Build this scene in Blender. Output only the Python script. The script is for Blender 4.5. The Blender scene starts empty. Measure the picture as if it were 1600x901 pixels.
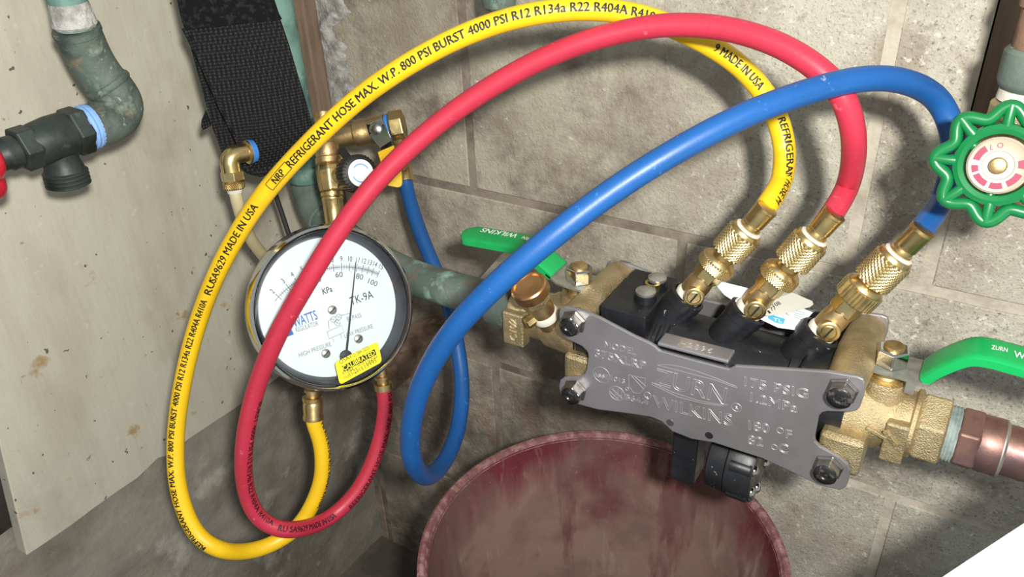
import bpy, bmesh, math, random
from mathutils import Vector, Matrix, noise
random.seed(7)
V = Vector
sc = bpy.context.scene
COL = sc.collection

# ------------------------------------------------------------------ camera
FPX = 1255.04
CAM = V((0.60440, -0.58678, 1.01142))
YAW, PIT, ROL = -0.57196, -0.53015, -0.044877
_f0 = V((math.sin(YAW), math.cos(YAW), 0)); _r0 = V((math.cos(YAW), -math.sin(YAW), 0))
FW = _f0 * math.cos(PIT) + V((0, 0, 1)) * math.sin(PIT)
_u0 = _r0.cross(FW)
RT = _r0 * math.cos(ROL) + _u0 * math.sin(ROL)
UP = _u0 * math.cos(ROL) - _r0 * math.sin(ROL)
cd = bpy.data.cameras.new('camera'); cam = bpy.data.objects.new('camera', cd); COL.objects.link(cam)
cam.matrix_world = Matrix(((RT.x, UP.x, -FW.x, CAM.x), (RT.y, UP.y, -FW.y, CAM.y), (RT.z, UP.z, -FW.z, CAM.z), (0, 0, 0, 1)))
cd.sensor_fit = 'HORIZONTAL'; cd.sensor_width = 36.0; cd.lens = 36.0 * FPX / 1600.0
cd.clip_start = 0.01; cd.clip_end = 50
sc.camera = cam

# ------------------------------------------------------------------ world, light, exposure
w = bpy.data.worlds.new('world'); sc.world = w; w.use_nodes = True
bg = w.node_tree.nodes['Background']; bg.inputs[0].default_value = (0.86, 0.95, 1.0, 1); bg.inputs[1].default_value = 0.46
ld = bpy.data.lights.new('head_torch', 'POINT'); ld.energy = 31.0; ld.shadow_soft_size = 0.019; ld.color = (1.0, 0.975, 0.90)
lo = bpy.data.objects.new('head_torch', ld); lo.location = (0.70, -0.62, 1.092); COL.objects.link(lo)
sc.view_settings.view_transform = 'Standard'
sc.view_settings.look = 'None'
sc.view_settings.gamma = 1.0
sc.view_settings.use_curve_mapping = False
sc.view_settings.exposure = 0.0

# ------------------------------------------------------------------ pixel -> place helpers (real planes and distances)
def ray(px, py): return FW + RT * ((px - 800) / FPX) - UP * ((py - 450.5) / FPX)
def D(px, py, d): return CAM + ray(px, py) * d
def onp(px, py, P, n):
    r = ray(px, py); return CAM + r * ((P - CAM).dot(n) / r.dot(n))
def Y(px, py, y): return onp(px, py, V((0, y, 0)), V((0, 1, 0)))
def X(px, py, x): return onp(px, py, V((x, 0, 0)), V((1, 0, 0)))
def Z(px, py, z): return onp(px, py, V((0, 0, z)), V((0, 0, 1)))
def perp(a):
    a = a.normalized(); h = V((0, 0, 1)) if abs(a.z) < .9 else V((1, 0, 0))
    u = h.cross(a).normalized(); return u, a.cross(u)

# ------------------------------------------------------------------ mesh building
class MB:
    def __init__(s): s.v = []; s.f = []
    def add(s, vs, fs):
        b = len(s.v); s.v += [V(p) for p in vs]; s.f += [tuple(i + b for i in f) for f in fs]; return s
    def box(s, c, hx, hy, hz, ax=None, ay=None, az=None):
        ax = ax or V((1, 0, 0)); ay = ay or V((0, 1, 0)); az = az or V((0, 0, 1)); c = V(c)
        vs = [c + ax * (i * hx) + ay * (j * hy) + az * (k * hz) for i in (-1, 1) for j in (-1, 1) for k in (-1, 1)]
        return s.add(vs, [(0, 1, 3, 2), (4, 6, 7, 5), (0, 4, 5, 1), (2, 3, 7, 6), (0, 2, 6, 4), (1, 5, 7, 3)])
    def lathe(s, o, a, prof, n=32, u=None, cap0=True, cap1=True, ph=0.0):
        o = V(o); a = V(a).normalized()
        if u is None: u, w_ = perp(a)
        else:
            u = (u - a * u.dot(a)).normalized(); w_ = a.cross(u)
        vs = []; fs = []
        for r, h in prof:
            for i in range(n):
                t = ph + 2 * math.pi * i / n
                vs.append(o + a * h + (u * math.cos(t) + w_ * math.sin(t)) * r)
        m = len(prof)
        for j in range(m - 1):
            for i in range(n):
                k = (i + 1) % n
                fs.append((j * n + i, j * n + k, (j + 1) * n + k, (j + 1) * n + i))
        if cap0: fs.append(tuple(range(n - 1, -1, -1)))
        if cap1: fs.append(tuple((m - 1) * n + i for i in range(n)))
        return s.add(vs, fs)
    def knurl(s, o, a, R, h0, h1, depth, nd=24, rows=7, mode='diamond', ch=0.0009):
        o = V(o); a = V(a).normalized(); u, w_ = perp(a)
        n = nd * 4; m = rows * 4 + 1; vs = []; fs = []
        hs = [h0] + [h0 + ch + (h1 - h0 - 2 * ch) * j / (m - 1) for j in range(m)] + [h1]
        for jj, h in enumerate(hs):
            for i in range(n):
                if jj in (0, len(hs) - 1): r = R - ch - depth
                else:
                    j = jj - 1
                    if mode == 'diamond':
                        p = (i / 4 + j / 4) % 1; q = (i / 4 - j / 4) % 1
                        r = R - depth * (1 - min(1, 2 * min(p, 1 - p) * 1.4)) * 1 - depth * (1 - min(1, 2 * min(q, 1 - q) * 1.4)) * 1
                    else: r = R - depth * (1 if i % 4 == 0 else 0)
                t = 2 * math.pi * i / n
                vs.append(o + a * h + (u * math.cos(t) + w_ * math.sin(t)) * r)
        M = len(hs)
        for j in range(M - 1):
            for i in range(n):
                k = (i + 1) % n; fs.append((j * n + i, j * n + k, (j + 1) * n + k, (j + 1) * n + i))
        fs.append(tuple(range(n - 1, -1, -1))); fs.append(tuple((M - 1) * n + i for i in range(n)))
        return s.add(vs, fs)
    def tube(s, pts, r, n=16, cap=True, closed=False):
        pts = [V(p) for p in pts]; m = len(pts); T = []
        for i in range(m):
            a = pts[(i - 1) % m] if (closed or i > 0) else pts[i]; b = pts[(i + 1) % m] if (closed or i < m - 1) else pts[i]
            T.append((b - a).normalized())
        u, _ = perp(T[0]); vs = []; fs = []
        for i in range(m):
            u = (u - T[i] * u.dot(T[i])).normalized(); w_ = T[i].cross(u)
            rr = r[i] if isinstance(r, (list, tuple)) else r
            for k in range(n):
                t = 2 * math.pi * k / n; vs.append(pts[i] + (u * math.cos(t) + w_ * math.sin(t)) * rr)
        for j in range(m if closed else m - 1):
            j2 = (j + 1) % m
            for i in range(n):
                k = (i + 1) % n; fs.append((j * n + i, j * n + k, j2 * n + k, j2 * n + i))
        if cap and not closed:
            fs.append(tuple(range(n - 1, -1, -1))); fs.append(tuple((m - 1) * n + i for i in range(n)))
        return s.add(vs, fs)
    def prism(s, poly, off):
        """poly: 3D outline; off: extrusion vector"""
        poly = [V(p) for p in poly]; n = len(poly)
        vs = poly + [p + off for p in poly]
        fs = [tuple(range(n)), tuple(range(2 * n - 1, n - 1, -1))] + [(i, i + n, (i + 1) % n + n, (i + 1) % n) for i in range(n)]
        return s.add(vs, fs)

ORG = {}
def _mesh(name, mb, org, mat, smooth):
    me = bpy.data.meshes.new(name)
    me.from_pydata([p - org for p in mb.v], [], mb.f)
    bm = bmesh.new(); bm.from_mesh(me); bmesh.ops.recalc_face_normals(bm, faces=bm.faces); bm.to_mesh(me); bm.free()
    if smooth:
        for p in me.polygons: p.use_smooth = True
        me.set_sharp_from_angle(angle=math.radians(smooth if smooth is not True else 38))
    me.materials.append(mat); return me
def thing(name, loc, label, cat, group=None, kind=None):
    o = bpy.data.objects.new(name, None); COL.objects.link(o); o.location = loc; o.empty_display_size = .01
    ORG[o.name] = V(loc); tag(o, label, cat, group, kind); return o
def tag(o, label, cat, group=None, kind=None):
    o['label'] = label; o['category'] = cat
    if group: o['group'] = group
    if kind: o['kind'] = kind
    return o
def part(par, name, mb, mat, smooth=True, bevel=0, seg=2, label=None, kind=None):
    org = ORG[par.name]
    o = bpy.data.objects.new(name, _mesh(name, mb, org, mat, smooth)); COL.objects.link(o); o.parent = par; ORG[o.name] = org
    if bevel: bev(o, bevel, seg)
    if label: o['label'] = label
    if kind: o['kind'] = kind
    return o
def solo(name, mb, mat, loc, label=None, cat=None, smooth=True, bevel=0, group=None, kind=None, seg=2):
    loc = V(loc); o = bpy.data.objects.new(name, _mesh(name, mb, loc, mat, smooth)); COL.objects.link(o); o.location = loc; ORG[o.name] = loc
    if label: tag(o, label, cat, group, kind)
    elif kind: o['kind'] = kind
    if bevel: bev(o, bevel, seg)
    return o
def bev(o, wd, seg=2):
    m = o.modifiers.new('bevel', 'BEVEL'); m.width = wd; m.segments = seg; m.limit_method = 'ANGLE'; m.angle_limit = math.radians(35); m.harden_normals = False

# ------------------------------------------------------------------ text helpers
_tc = {}
def txt(s, outline=0.0, offset=0.0, cuts=False, res=3):
    """unit-height lettering as (verts, faces, width); cap height about 0.7"""
    key = (s, outline, offset, cuts, res)
    if key in _tc: return _tc[key]
    cu = bpy.data.curves.new('t', 'FONT'); cu.body = s; cu.size = 1.0; cu.resolution_u = res; cu.offset = offset
    if outline:
        cu.fill_mode = 'NONE'; cu.bevel_depth = outline; cu.bevel_resolution = 0
    ob = bpy.data.objects.new('t', cu); COL.objects.link(ob)
    dg = bpy.context.evaluated_depsgraph_get(); ev = ob.evaluated_get(dg); me = ev.to_mesh()
    if cuts:
        bm = bmesh.new(); bm.from_mesh(me)
        for k in range(-2, 9):
            bmesh.ops.bisect_plane(bm, geom=bm.verts[:] + bm.edges[:] + bm.faces[:], plane_co=(0, k * .1 + .02, 0), plane_no=(0, 1, 0))
        vs = [v.co.copy() for v in bm.verts]; bm.verts.index_update(); fs = [tuple(v.index for v in f.verts) for f in bm.faces]; bm.free()
    else:
        vs = [v.co.copy() for v in me.vertices]; fs = [tuple(p.vertices) for p in me.polygons]
    ev.to_mesh_clear(); bpy.data.objects.remove(ob); bpy.data.curves.remove(cu)
    x0 = min(v.x for v in vs); x1 = max(v.x for v in vs)
    for v in vs: v.x -= x0
    _tc[key] = (vs, fs, x1 - x0); return _tc[key]
def put(mb, s, P0, ex, ey, n, height, width=None, lift=0.0002, outline=0, offset=0.0, slant=0.0):
    """letters with cap height `height`, baseline start P0, optional total width"""
    vs, fs, wd = txt(s, outline, offset)
    k = height / .7; kx = (width / wd) if width else k
    mb.add([P0 + ex * (v.x * kx + slant * v.y * k) + ey * (v.y * k) + n * (lift + v.z * k) for v in vs], fs)
def put2(mb, s, Pa, Pb, n, height, lift=.0002, outline=0, offset=0.0, slant=0.0):
    ex = (Pb - Pa); L = ex.length; ex = ex / L; n = n.normalized(); ey = n.cross(ex).normalized()
    put(mb, s, Pa, ex, ey, n, height, L, lift, outline, offset, slant)

# ------------------------------------------------------------------ materials
def hexc(h):
    h = h.lstrip('#'); c = [int(h[i:i + 2], 16) / 255 for i in (0, 2, 4)]
    return tuple((x / 12.92 if x <= .04045 else ((x + .055) / 1.055) ** 2.4) for x in c) + (1,)
class Mat:
    def __init__(s, name, col, rough=.5, metal=0.0, spec=.5, coat=0.0):
        s.m = bpy.data.materials.new(name); s.m.use_nodes = True; s.n = s.m.node_tree.nodes; s.l = s.m.node_tree.links
        s.b = s.n['Principled BSDF']; s.col = None
        s.b.inputs['Base Color'].default_value = hexc(col) if isinstance(col, str) else tuple(col) + (1,)
        s.b.inputs['Roughness'].default_value = rough; s.b.inputs['Metallic'].default_value = metal
        s.b.inputs['Specular IOR Level'].default_value = spec
        if coat: s.b.inputs['Coat Weight'].default_value = coat
        s.h = None; s.tc = s.n.new('ShaderNodeTexCoord'); s.base = s.b.inputs['Base Color'].default_value[:]
        s.co = s.tc.outputs['Object']
    def scale(s, v):
        mp = s.n.new('ShaderNodeMapping'); mp.inputs['Scale'].default_value = v; s.l.new(s.tc.outputs['Object'], mp.inputs[0]); s.co = mp.outputs[0]; return s
    def reset(s): s.co = s.tc.outputs['Object']; return s
    def tex(s, kind, sc_, detail=6, rough=.6, dist=0):
        if kind == 'noise':
            t = s.n.new('ShaderNodeTexNoise'); t.inputs['Scale'].default_value = sc_; t.inputs['Detail'].default_value = detail
            t.inputs['Roughness'].default_value = rough; t.inputs['Distortion'].default_value = dist; out = t.outputs['Fac']
        elif kind == 'vor':
            t = s.n.new('ShaderNodeTexVoronoi'); t.inputs['Scale'].default_value = sc_; out = t.outputs['Distance']
        elif kind == 'crack':
            t = s.n.new('ShaderNodeTexVoronoi'); t.feature = 'DISTANCE_TO_EDGE'; t.inputs['Scale'].default_value = sc_; out = t.outputs['Distance']
        s.l.new(s.co, t.inputs['Vector']); return out
    def ramp(s, src, a, b):
        r = s.n.new('ShaderNodeMapRange'); r.inputs['From Min'].default_value = a; r.inputs['From Max'].default_value = b
        s.l.new(src, r.inputs['Value']); return r.outputs['Result']
    def mul(s, a, b):
        m = s.n.new('ShaderNodeMath'); m.operation = 'MULTIPLY'
        s.l.new(a, m.inputs[0])
        if isinstance(b, (int, float)): m.inputs[1].default_value = b
        else: s.l.new(b, m.inputs[1])
        return m.outputs[0]
    def mix(s, col, fac):
        m = s.n.new('ShaderNodeMix'); m.data_type = 'RGBA'
        if s.col: s.l.new(s.col, m.inputs['A'])
        else: m.inputs['A'].default_value = s.base
        m.inputs['B'].default_value = hexc(col)
        if isinstance(fac, (int, float)): m.inputs['Factor'].default_value = fac
        else: s.l.new(fac, m.inputs['Factor'])
        s.col = m.outputs['Result']; s.l.new(s.col, s.b.inputs['Base Color']); return s
    def spots(s, col, sc_, a, b, amt=1.0, kind='noise', detail=6, rough=.6):
        f = s.ramp(s.tex(kind, sc_, detail, rough), a, b)
        if amt != 1: f = s.mul(f, amt)
        return s.mix(col, f)
    def roughvar(s, sc_, a, b, r0, r1):
        t = s.tex('noise', sc_); r = s.n.new('ShaderNodeMapRange')
        for k, v in zip(('From Min', 'From Max', 'To Min', 'To Max'), (a, b, r0, r1)): r.inputs[k].default_value = v
        s.l.new(t, r.inputs['Value']); s.l.new(r.outputs['Result'], s.b.inputs['Roughness']); return s
    def bump(s, sc_, st, dist=.001, kind='noise', detail=6, src=None):
        t = src if src is not None else s.tex(kind, sc_, detail)
        b = s.n.new('ShaderNodeBump'); b.inputs['Strength'].default_value = st; b.inputs['Distance'].default_value = dist
        s.l.new(t, b.inputs['Height'])
        if s.h: s.l.new(s.h, b.inputs['Normal'])
        s.h = b.outputs['Normal']; s.l.new(s.h, s.b.inputs['Normal']); return s

M = {}
def mk(key, *a, **k):
    m = Mat(key, *a, **k); M[key] = m.m; return m
#   setting
m = mk('block', '#bcb8a9', .92, spec=.2)
m.spots('#a1978a', 9, .45, .60, .75).spots('#cbc6ba', 26, .5, .72, .7).spots('#948578', 17, .54, .66, .6).spots('#857c70', 75, .57, .68, .6).spots('#e4e0d6', 170, .58, .66, .65).spots('#5f5952', 260, .60, .68, .55).spots('#6b645c', 520, .56, .64, .5)
m.bump(45, .22, .004).bump(260, .7, .0022, kind='noise').bump(620, .6, .0012)
# smoother, browner parging on the part near the corner (world x below about 0.42 m)
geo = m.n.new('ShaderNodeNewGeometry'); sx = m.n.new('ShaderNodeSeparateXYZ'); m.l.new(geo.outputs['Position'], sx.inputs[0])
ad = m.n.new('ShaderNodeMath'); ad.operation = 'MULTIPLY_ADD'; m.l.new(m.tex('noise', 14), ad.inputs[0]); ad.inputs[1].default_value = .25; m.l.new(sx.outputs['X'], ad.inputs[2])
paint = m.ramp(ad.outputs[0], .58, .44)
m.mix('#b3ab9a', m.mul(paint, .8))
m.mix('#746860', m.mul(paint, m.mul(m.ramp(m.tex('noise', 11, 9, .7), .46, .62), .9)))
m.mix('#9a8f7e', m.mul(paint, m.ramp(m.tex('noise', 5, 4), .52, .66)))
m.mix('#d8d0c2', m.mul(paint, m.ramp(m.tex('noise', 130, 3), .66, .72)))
# brown water stains and grime on the lowest course
low = m.ramp(sx.outputs['Z'], .68, .52)
m.mix('#5d5149', m.mul(m.mul(low, paint), m.mul(m.ramp(m.tex('noise', 9, 9, .7), .38, .58), .9)))
m.mix('#7b736a', m.mul(low, m.mul(m.ramp(m.tex('noise', 13, 9, .7), .46, .62), .6)))
m.mix('#8f6550', m.mul(m.mul(low, paint), m.mul(m.ramp(m.tex('noise', 8, 5, .6), .55, .66), .7)))
m = mk('mortar', '#bdb5a6', .95, spec=.15); m.spots('#958b7b', 40, .45, .65, .7).bump(180, .6, .002)
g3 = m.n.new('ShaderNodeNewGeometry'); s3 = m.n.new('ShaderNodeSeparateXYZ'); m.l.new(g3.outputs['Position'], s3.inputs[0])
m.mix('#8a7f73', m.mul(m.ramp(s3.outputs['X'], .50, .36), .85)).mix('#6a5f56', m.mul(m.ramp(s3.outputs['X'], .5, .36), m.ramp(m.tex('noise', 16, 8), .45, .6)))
m = mk('lower_concrete', '#8b867c', .95, spec=.15)
m.spots('#665f56', 7, .45, .62, .85).spots('#b4b0a6', 13, .56, .68, .8).spots('#7c6a5a', 10, .55, .66, .5).spots('#aaa79e', 45, .64, .74, .6).bump(30, .4, .004).bump(140, .5, .002)
m = mk('panel', '#b6b2a3', .5, spec=.35)
m.scale((1, 1, .3)).spots('#a49e8f', 18, .45, .66, .8).reset()
m.spots('#8f8775', 7, .56, .72, .6).spots('#7a6c54', 60, .685, .73, .85, detail=4).spots('#4d463b', 130, .715, .74, .9, detail=2).spots('#94733c', 24, .665, .73, .75, detail=6).spots('#cbc7ba', 90, .64, .72, .5)
m.bump(35, .35, .002).scale((1, 1, .12)).bump(60, .5, .002)
m = mk('panel_edge', '#6f6552', .9)
m = mk('dark_gap', '#3b352d', .95); m.spots('#2a2520', 20, .4, .6)
m = mk('brown_board', '#8a7462', .9); m.scale((1, 1, .15)).spots('#5c4b3e', 50, .4, .65, .8).reset().bump(60, .4, .002)
m = mk('plaster', '#b3b1ae', .95); m.spots('#7b7772', 60, .45, .6, .8).spots('#dcdcdc', 80, .55, .7).bump(90, .9, .005)
m = mk('floor', '#67625a', .95); m.spots('#4d483f', 12, .4, .6).bump(60, .5, .004)
#   metals
m = mk('brass', '#cdb681', .30, 1.0); m.spots('#b99a5c', 60, .5, .7, .6).roughvar(90, .35, .7, .24, .46)
m = mk('brass_old', '#cbb083', .46, 1.0); m.spots('#9a7d52', 70, .45, .65, .7).spots('#d0a68a', 40, .58, .7, .5).bump(300, .3, .0008)
m = mk('brass_cast', '#c6b591', .48, 1.0); m.spots('#a3906a', 50, .45, .65, .7).bump(1000, .9, .0009).roughvar(60, .3, .7, .40, .6)
m = mk('brass_knurl', '#c9b688', .42, 1.0)
m = mk('chrome', '#d4d2cc', .12, 1.0)
m = mk('chrome_dark', '#9b9994', .15, 1.0)
m = mk('bolt', '#a8a49e', .28, 1.0); m.spots('#77736e', 200, .5, .66, .6).bump(300, .2, .0006)
m = mk('bolt_face', '#5b5856', .34, 1.0); m.spots('#a7a3a0', 330, .55, .62, .8)
m = mk('steel_plate', '#98959a', .48, .7, spec=.4); m.spots('#7c7977', 12, .4, .65, .7).bump(900, .05, .0003)
m = mk('steel_emboss', '#b5b2b4', .5, .6)
m = mk('zinc', '#aeaca4', .45, .8); m.spots('#8a877f', 90, .45, .62, .7)
m = mk('copper_green', '#66726a', .72, .15)
m.spots('#47534d', 25, .45, .62, .85).spots('#8fb3a4', 45, .58, .70, .7).spots('#6f5644', 33, .6, .72, .6).spots('#b6bfb4', 110, .64, .72, .6).bump(110, .5, .0014)
m = mk('copper_dark', '#5c675f', .66, .15); m.spots('#39423e', 38, .46, .60, .85).spots('#8b9a8d', 70, .56, .68, .7).spots('#8a7a5c', 50, .58, .68, .6).spots('#a9b3a8', 160, .62, .70, .6).bump(120, .7, .0016)
m = mk('bib_bronze', '#39403d', .5, .4); m.spots('#20251f', 30, .45, .6, .8).spots('#6a7068', 80, .62, .72, .5).bump(130, .35, .001)
m = mk('copper_teal', '#72958b', .75, .1); m.spots('#46635b', 28, .42, .60, .85).spots('#b9d0c8', 50, .58, .7, .7).spots('#5b5349', 38, .62, .72, .6).bump(120, .5, .0012)
m = mk('copper', '#8c6c62', .46, .75); m.spots('#5b3a36', 30, .45, .62, .85).spots('#c07a52', 55, .62, .72, .8).spots('#7a6670', 16, .5, .65, .6).bump(150, .25, .0008)
m = mk('copper_bright', '#c99c6c', .32, .95); m.spots('#8a5a48', 60, .5, .65, .6)
m = mk('pipe_dope', '#8f9b98', .7, .1); m.spots('#5d6b69', 70, .42, .6, .8).spots('#c2c9c4', 110, .6, .7, .6).bump(160, .6, .001)
m = mk('rust_pipe', '#8b6b58', .85, .1); m.spots('#6d4a38', 30, .45, .62, .8).spots('#a98a70', 60, .55, .7, .6).bump(110, .5, .0015)
m = mk('rust_bar', '#86705f', .9, .1); m.spots('#5f4537', 40, .45, .6, .8).spots('#a9998a', 55, .56, .7, .7).bump(160, .9, .002)
m = mk('galv', '#c6c1b9', .6, .2); m.spots('#978f86', 40, .45, .62, .8).spots('#6d6259', 70, .66, .72, .8).bump(100, .25, .001)
#   plastics, rubber, cloth
def hose(key, c, d, l):
    m = mk(key, c, .42, spec=.45); m.spots(d, 28, .5, .72, .5).spots(l, 150, .66, .73, .5, detail=3).spots(d, 330, .68, .73, .6, detail=2).bump(700, .12, .0006); return m
hose('hose_yellow', '#e8bd1c', '#d2a212', '#f2d870'); hose('hose_red', '#b52f44', '#a2263b', '#d9687a')
m = hose('hose_blue', '#154f8e', '#0f3f75', '#3f7cbb'); m.spots('#b8c8d8', 36, .655, .70, .75, detail=10, rough=.78)
m = mk('print_black', '#1c1a12', .6); m = mk('print_dim', '#54491d', .6); m = mk('print_red', '#3d0f18', .6)
m = mk('black_plastic', '#17181b', .38, spec=.45); m.spots('#2b2d31', 30, .5, .7, .6).spots('#8a8d90', 330, .735, .75, .8, detail=2).roughvar(50, .35, .65, .28, .5).bump(500, .1, .0006)
m = mk('black_rubber', '#141416', .55); m = mk('black_cord', '#1b1b1d', .7)
m = mk('webbing', '#1d1d1f', .85, spec=.25); m.spots('#2c2c2e', 60, .45, .65, .6)
ck = m.n.new('ShaderNodeTexVoronoi'); ck.inputs['Scale'].default_value = 430; ck.inputs['Randomness'].default_value = .1; m.l.new(m.tc.outputs['Object'], ck.inputs['Vector'])
m.bump(0, 1.0, .0022, src=ck.outputs['Distance']); m.mix('#4a4a4c', m.ramp(ck.outputs['Distance'], .45, .1))
m.col = None; m.l.new(m.n.new('ShaderNodeRGB').outputs[0], m.b.inputs['Base Color']); m.base = hexc('#111112'); m.mix('#3a3a3c', m.ramp(ck.outputs['Distance'], .55, .12))
m = mk('velcro', '#19191a', .98, spec=.1); m.spots('#2e2e30', 240, .5, .62, .9).bump(420, 1.0, .003)
m = mk('green_vinyl', '#0f9a50', .3, spec=.5); m.spots('#0c8544', 40, .5, .7, .5)
m = mk('green_paint', '#0f6a38', .28, spec=.55); m.spots('#0c5f31', 40, .5, .68, .6).spots('#9fae9c', 90, .69, .74, .7)
m = mk('red_paint', '#b32032', .3); m.spots('#8c1526', 60, .5, .7, .6)
m = mk('white_print', '#e6e6df', .6); m = mk('white', '#e9e8e4', .55); m = mk('paper', '#e8eaec', .7); m = mk('paper_grey', '#b9b8af', .7)
m = mk('dial', '#cdd8de', .5); m = mk('dial_ink', '#23262b', .6); m = mk('dial_grey', '#70757c', .6); m = mk('blue_ink', '#2a5ea8', .6)
m = mk('sticker', '#f0e021', .5); m = mk('case_black', '#1c1d22', .35); m.spots('#4c4f56', 20, .5, .65, .5)
m = mk('teflon', '#cdc8bc', .8); m.bump(300, .5, .001)
m = mk('blue_tape', '#7fa6d8', .6); m.scale((1, 1, 1)).bump(300, .5, .001)
m = mk('blue_tape_dark', '#3a78c8', .6)
m = mk('tubing', '#cbbf98', .3, spec=.5); m.b.inputs['Transmission Weight'].default_value = .25
m = mk('yellow_grip', '#e0b51d', .4); m = mk('tag_blue', '#4aa3dc', .5); m = mk('tag_green', '#3d7a5c', .6); m = mk('maroon_ink', '#8a2a44', .6)
m = mk('cap_disc', '#b3a895', .4, .3); m.spots('#a79a86', 90, .5, .66, .6)
m = mk('bucket', '#6a2f38', .55, spec=.35)
m.spots('#571b25', 8, .45, .62, .6)
g2 = m.n.new('ShaderNodeNewGeometry'); s2 = m.n.new('ShaderNodeSeparateXYZ'); m.l.new(g2.outputs['Position'], s2.inputs[0])
m.scale((1, 1, .22)); nz = m.tex('noise', 42, 8, .7); m.reset()
a2 = m.n.new('ShaderNodeMath'); a2.operation = 'MULTIPLY_ADD'; m.l.new(nz, a2.inputs[0]); a2.inputs[1].default_value = .10; m.l.new(s2.outputs['Z'], a2.inputs[2])
m.mix('#8d786c', m.mul(m.ramp(a2.outputs[0], .535, .485), .8))       # dried scum below the old water line
m.scale((1, 1, .2)).spots('#a89689', 60, .58, .72, .5).spots('#5f3034', 34, .54, .64, .7).reset().spots('#6e5650', 11, .47, .62, .75).spots('#5c2a31', 7, .54, .64, .6).reset().spots('#a3646a', 260, .66, .72, .5, detail=2).bump(90, .25, .001)
m = mk('bucket_rim', '#754b4c', .7); m.spots('#9c7875', 120, .46, .62, .8).spots('#4f1f26', 90, .55, .7, .7).bump(220, .8, .0015)
gm = bpy.data.materials.new('glass'); gm.use_nodes = True; nt = gm.node_tree; nt.nodes.clear(); M['glass'] = gm
o_ = nt.nodes.new('ShaderNodeOutputMaterial'); mx = nt.nodes.new('ShaderNodeMixShader'); tr = nt.nodes.new('ShaderNodeBsdfTransparent'); gl = nt.nodes.new('ShaderNodeBsdfGlossy')
gl.inputs['Roughness'].default_value = .06; fr = nt.nodes.new('ShaderNodeFresnel'); fr.inputs['IOR'].default_value = 1.45
nt.links.new(fr.outputs[0], mx.inputs[0]); nt.links.new(tr.outputs[0], mx.inputs[1]); nt.links.new(gl.outputs[0], mx.inputs[2]); nt.links.new(mx.outputs[0], o_.inputs[0])

# ================================================================== SETTING
EX, EY, EZ = V((1, 0, 0)), V((0, 1, 0)), V((0, 0, 1))
FLZ = .12
wm = MB().box((.2085, .0715, .66), .3785, .0705, .56); wm.box((.8285, .0715, .4475), .2415, .0705, .3275); wm.box((.8285, .096, .9975), .2415, .046, .2225)
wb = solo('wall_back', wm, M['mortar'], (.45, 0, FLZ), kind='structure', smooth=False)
ORG[wb.name] = V((.45, 0, FLZ))
def block(x0, x1, z0, z1, dy=0.0):
    g = .0042
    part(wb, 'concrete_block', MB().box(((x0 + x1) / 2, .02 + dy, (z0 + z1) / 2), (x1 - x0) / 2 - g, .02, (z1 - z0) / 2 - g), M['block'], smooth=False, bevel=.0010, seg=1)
rows = {.1: [-.1, .0, .4, .8], .3: [-.1, .2, .602, 1.0], .5: [-.1, .0, .4, .8], .7: [-.1, .187, .587, .99], .93: [-.1, .0, .385, .785], 1.13: [-.1, .187, .587, .99]}
for z0, xs in rows.items():
    for a, b in zip(xs[:-1], xs[1:]):
        if z0 == .7 and a == .587:                       # block broken out above here: chase for the riser
            block(a, b, .7, .775, 0.0); continue
        if z0 == .7: block(a, min(b, .532), .7, .93, 0.0); continue
        if z0 in (.93, 1.13) and b > .59:
            if a < .55: block(a, .585, z0, z0 + .2)
            continue
        block(a, b, z0, z0 + .2, random.uniform(-.0012, .0012))
block(.532, .5868, .7, .93, .0006)
solo('trim_1', MB().box((.70, .0235, .995), .112, .018, .215), M['brown_board'], (.70, .03, .78), kind='structure', smooth=False)

wl = solo('wall_left', MB().box((-.066, -.35, .66), .03, .45, .54), M['dark_gap'], (-.066, -.35, FLZ), kind='structure', smooth=False)
# rough foundation below the panel: displaced grid
mb = MB(); ny, nz_ = 90, 60
for j in range(nz_ + 1):
    for i in range(ny + 1):
        y = -.80 + .815 * i / ny; z = FLZ + (.515 - FLZ) * j / nz_
        d = noise.fractal(V((y * 9, z * 9, 3.1)), 1.0, 2.0, 5) * .006 + noise.fractal(V((y * 30, z * 30, 1.1)), 1.0, 2.0, 3) * .0015
        mb.v.append(V((-.016 + d, y, z)))
for j in range(nz_):
    for i in range(ny):
        a = j * (ny + 1) + i; mb.f.append((a, a + 1, a + ny + 2, a + ny + 1))
part(wl, 'foundation', mb, M['lower_concrete'])
# painted panel: outline with the worn lower edge
pb = [X(42, 868, 0), X(75, 846, 0), X(110, 822, 0), X(150, 792, 0), X(190, 764, 0), X(215, 747, 0), X(232, 731, 0), X(247, 716, 0), X(258, 713, 0), X(300, 683, 0), X(365, 640, 0)]
zb = pb[-1].z
pl_e = X(0, 695, 0); dirp = (pl_e - pb[0]); top = pb[0] + dirp * ((1.2 - pb[0].z) / dirp.z)
outl = pb + [V((0, -.004, zb)), V((0, -.004, 1.2)), top]
pan = part(wl, 'painted_panel', MB().prism(outl, V((-.014, 0, 0))), M['panel'], smooth=False, bevel=.001, label='off-white painted plywood panel')
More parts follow.
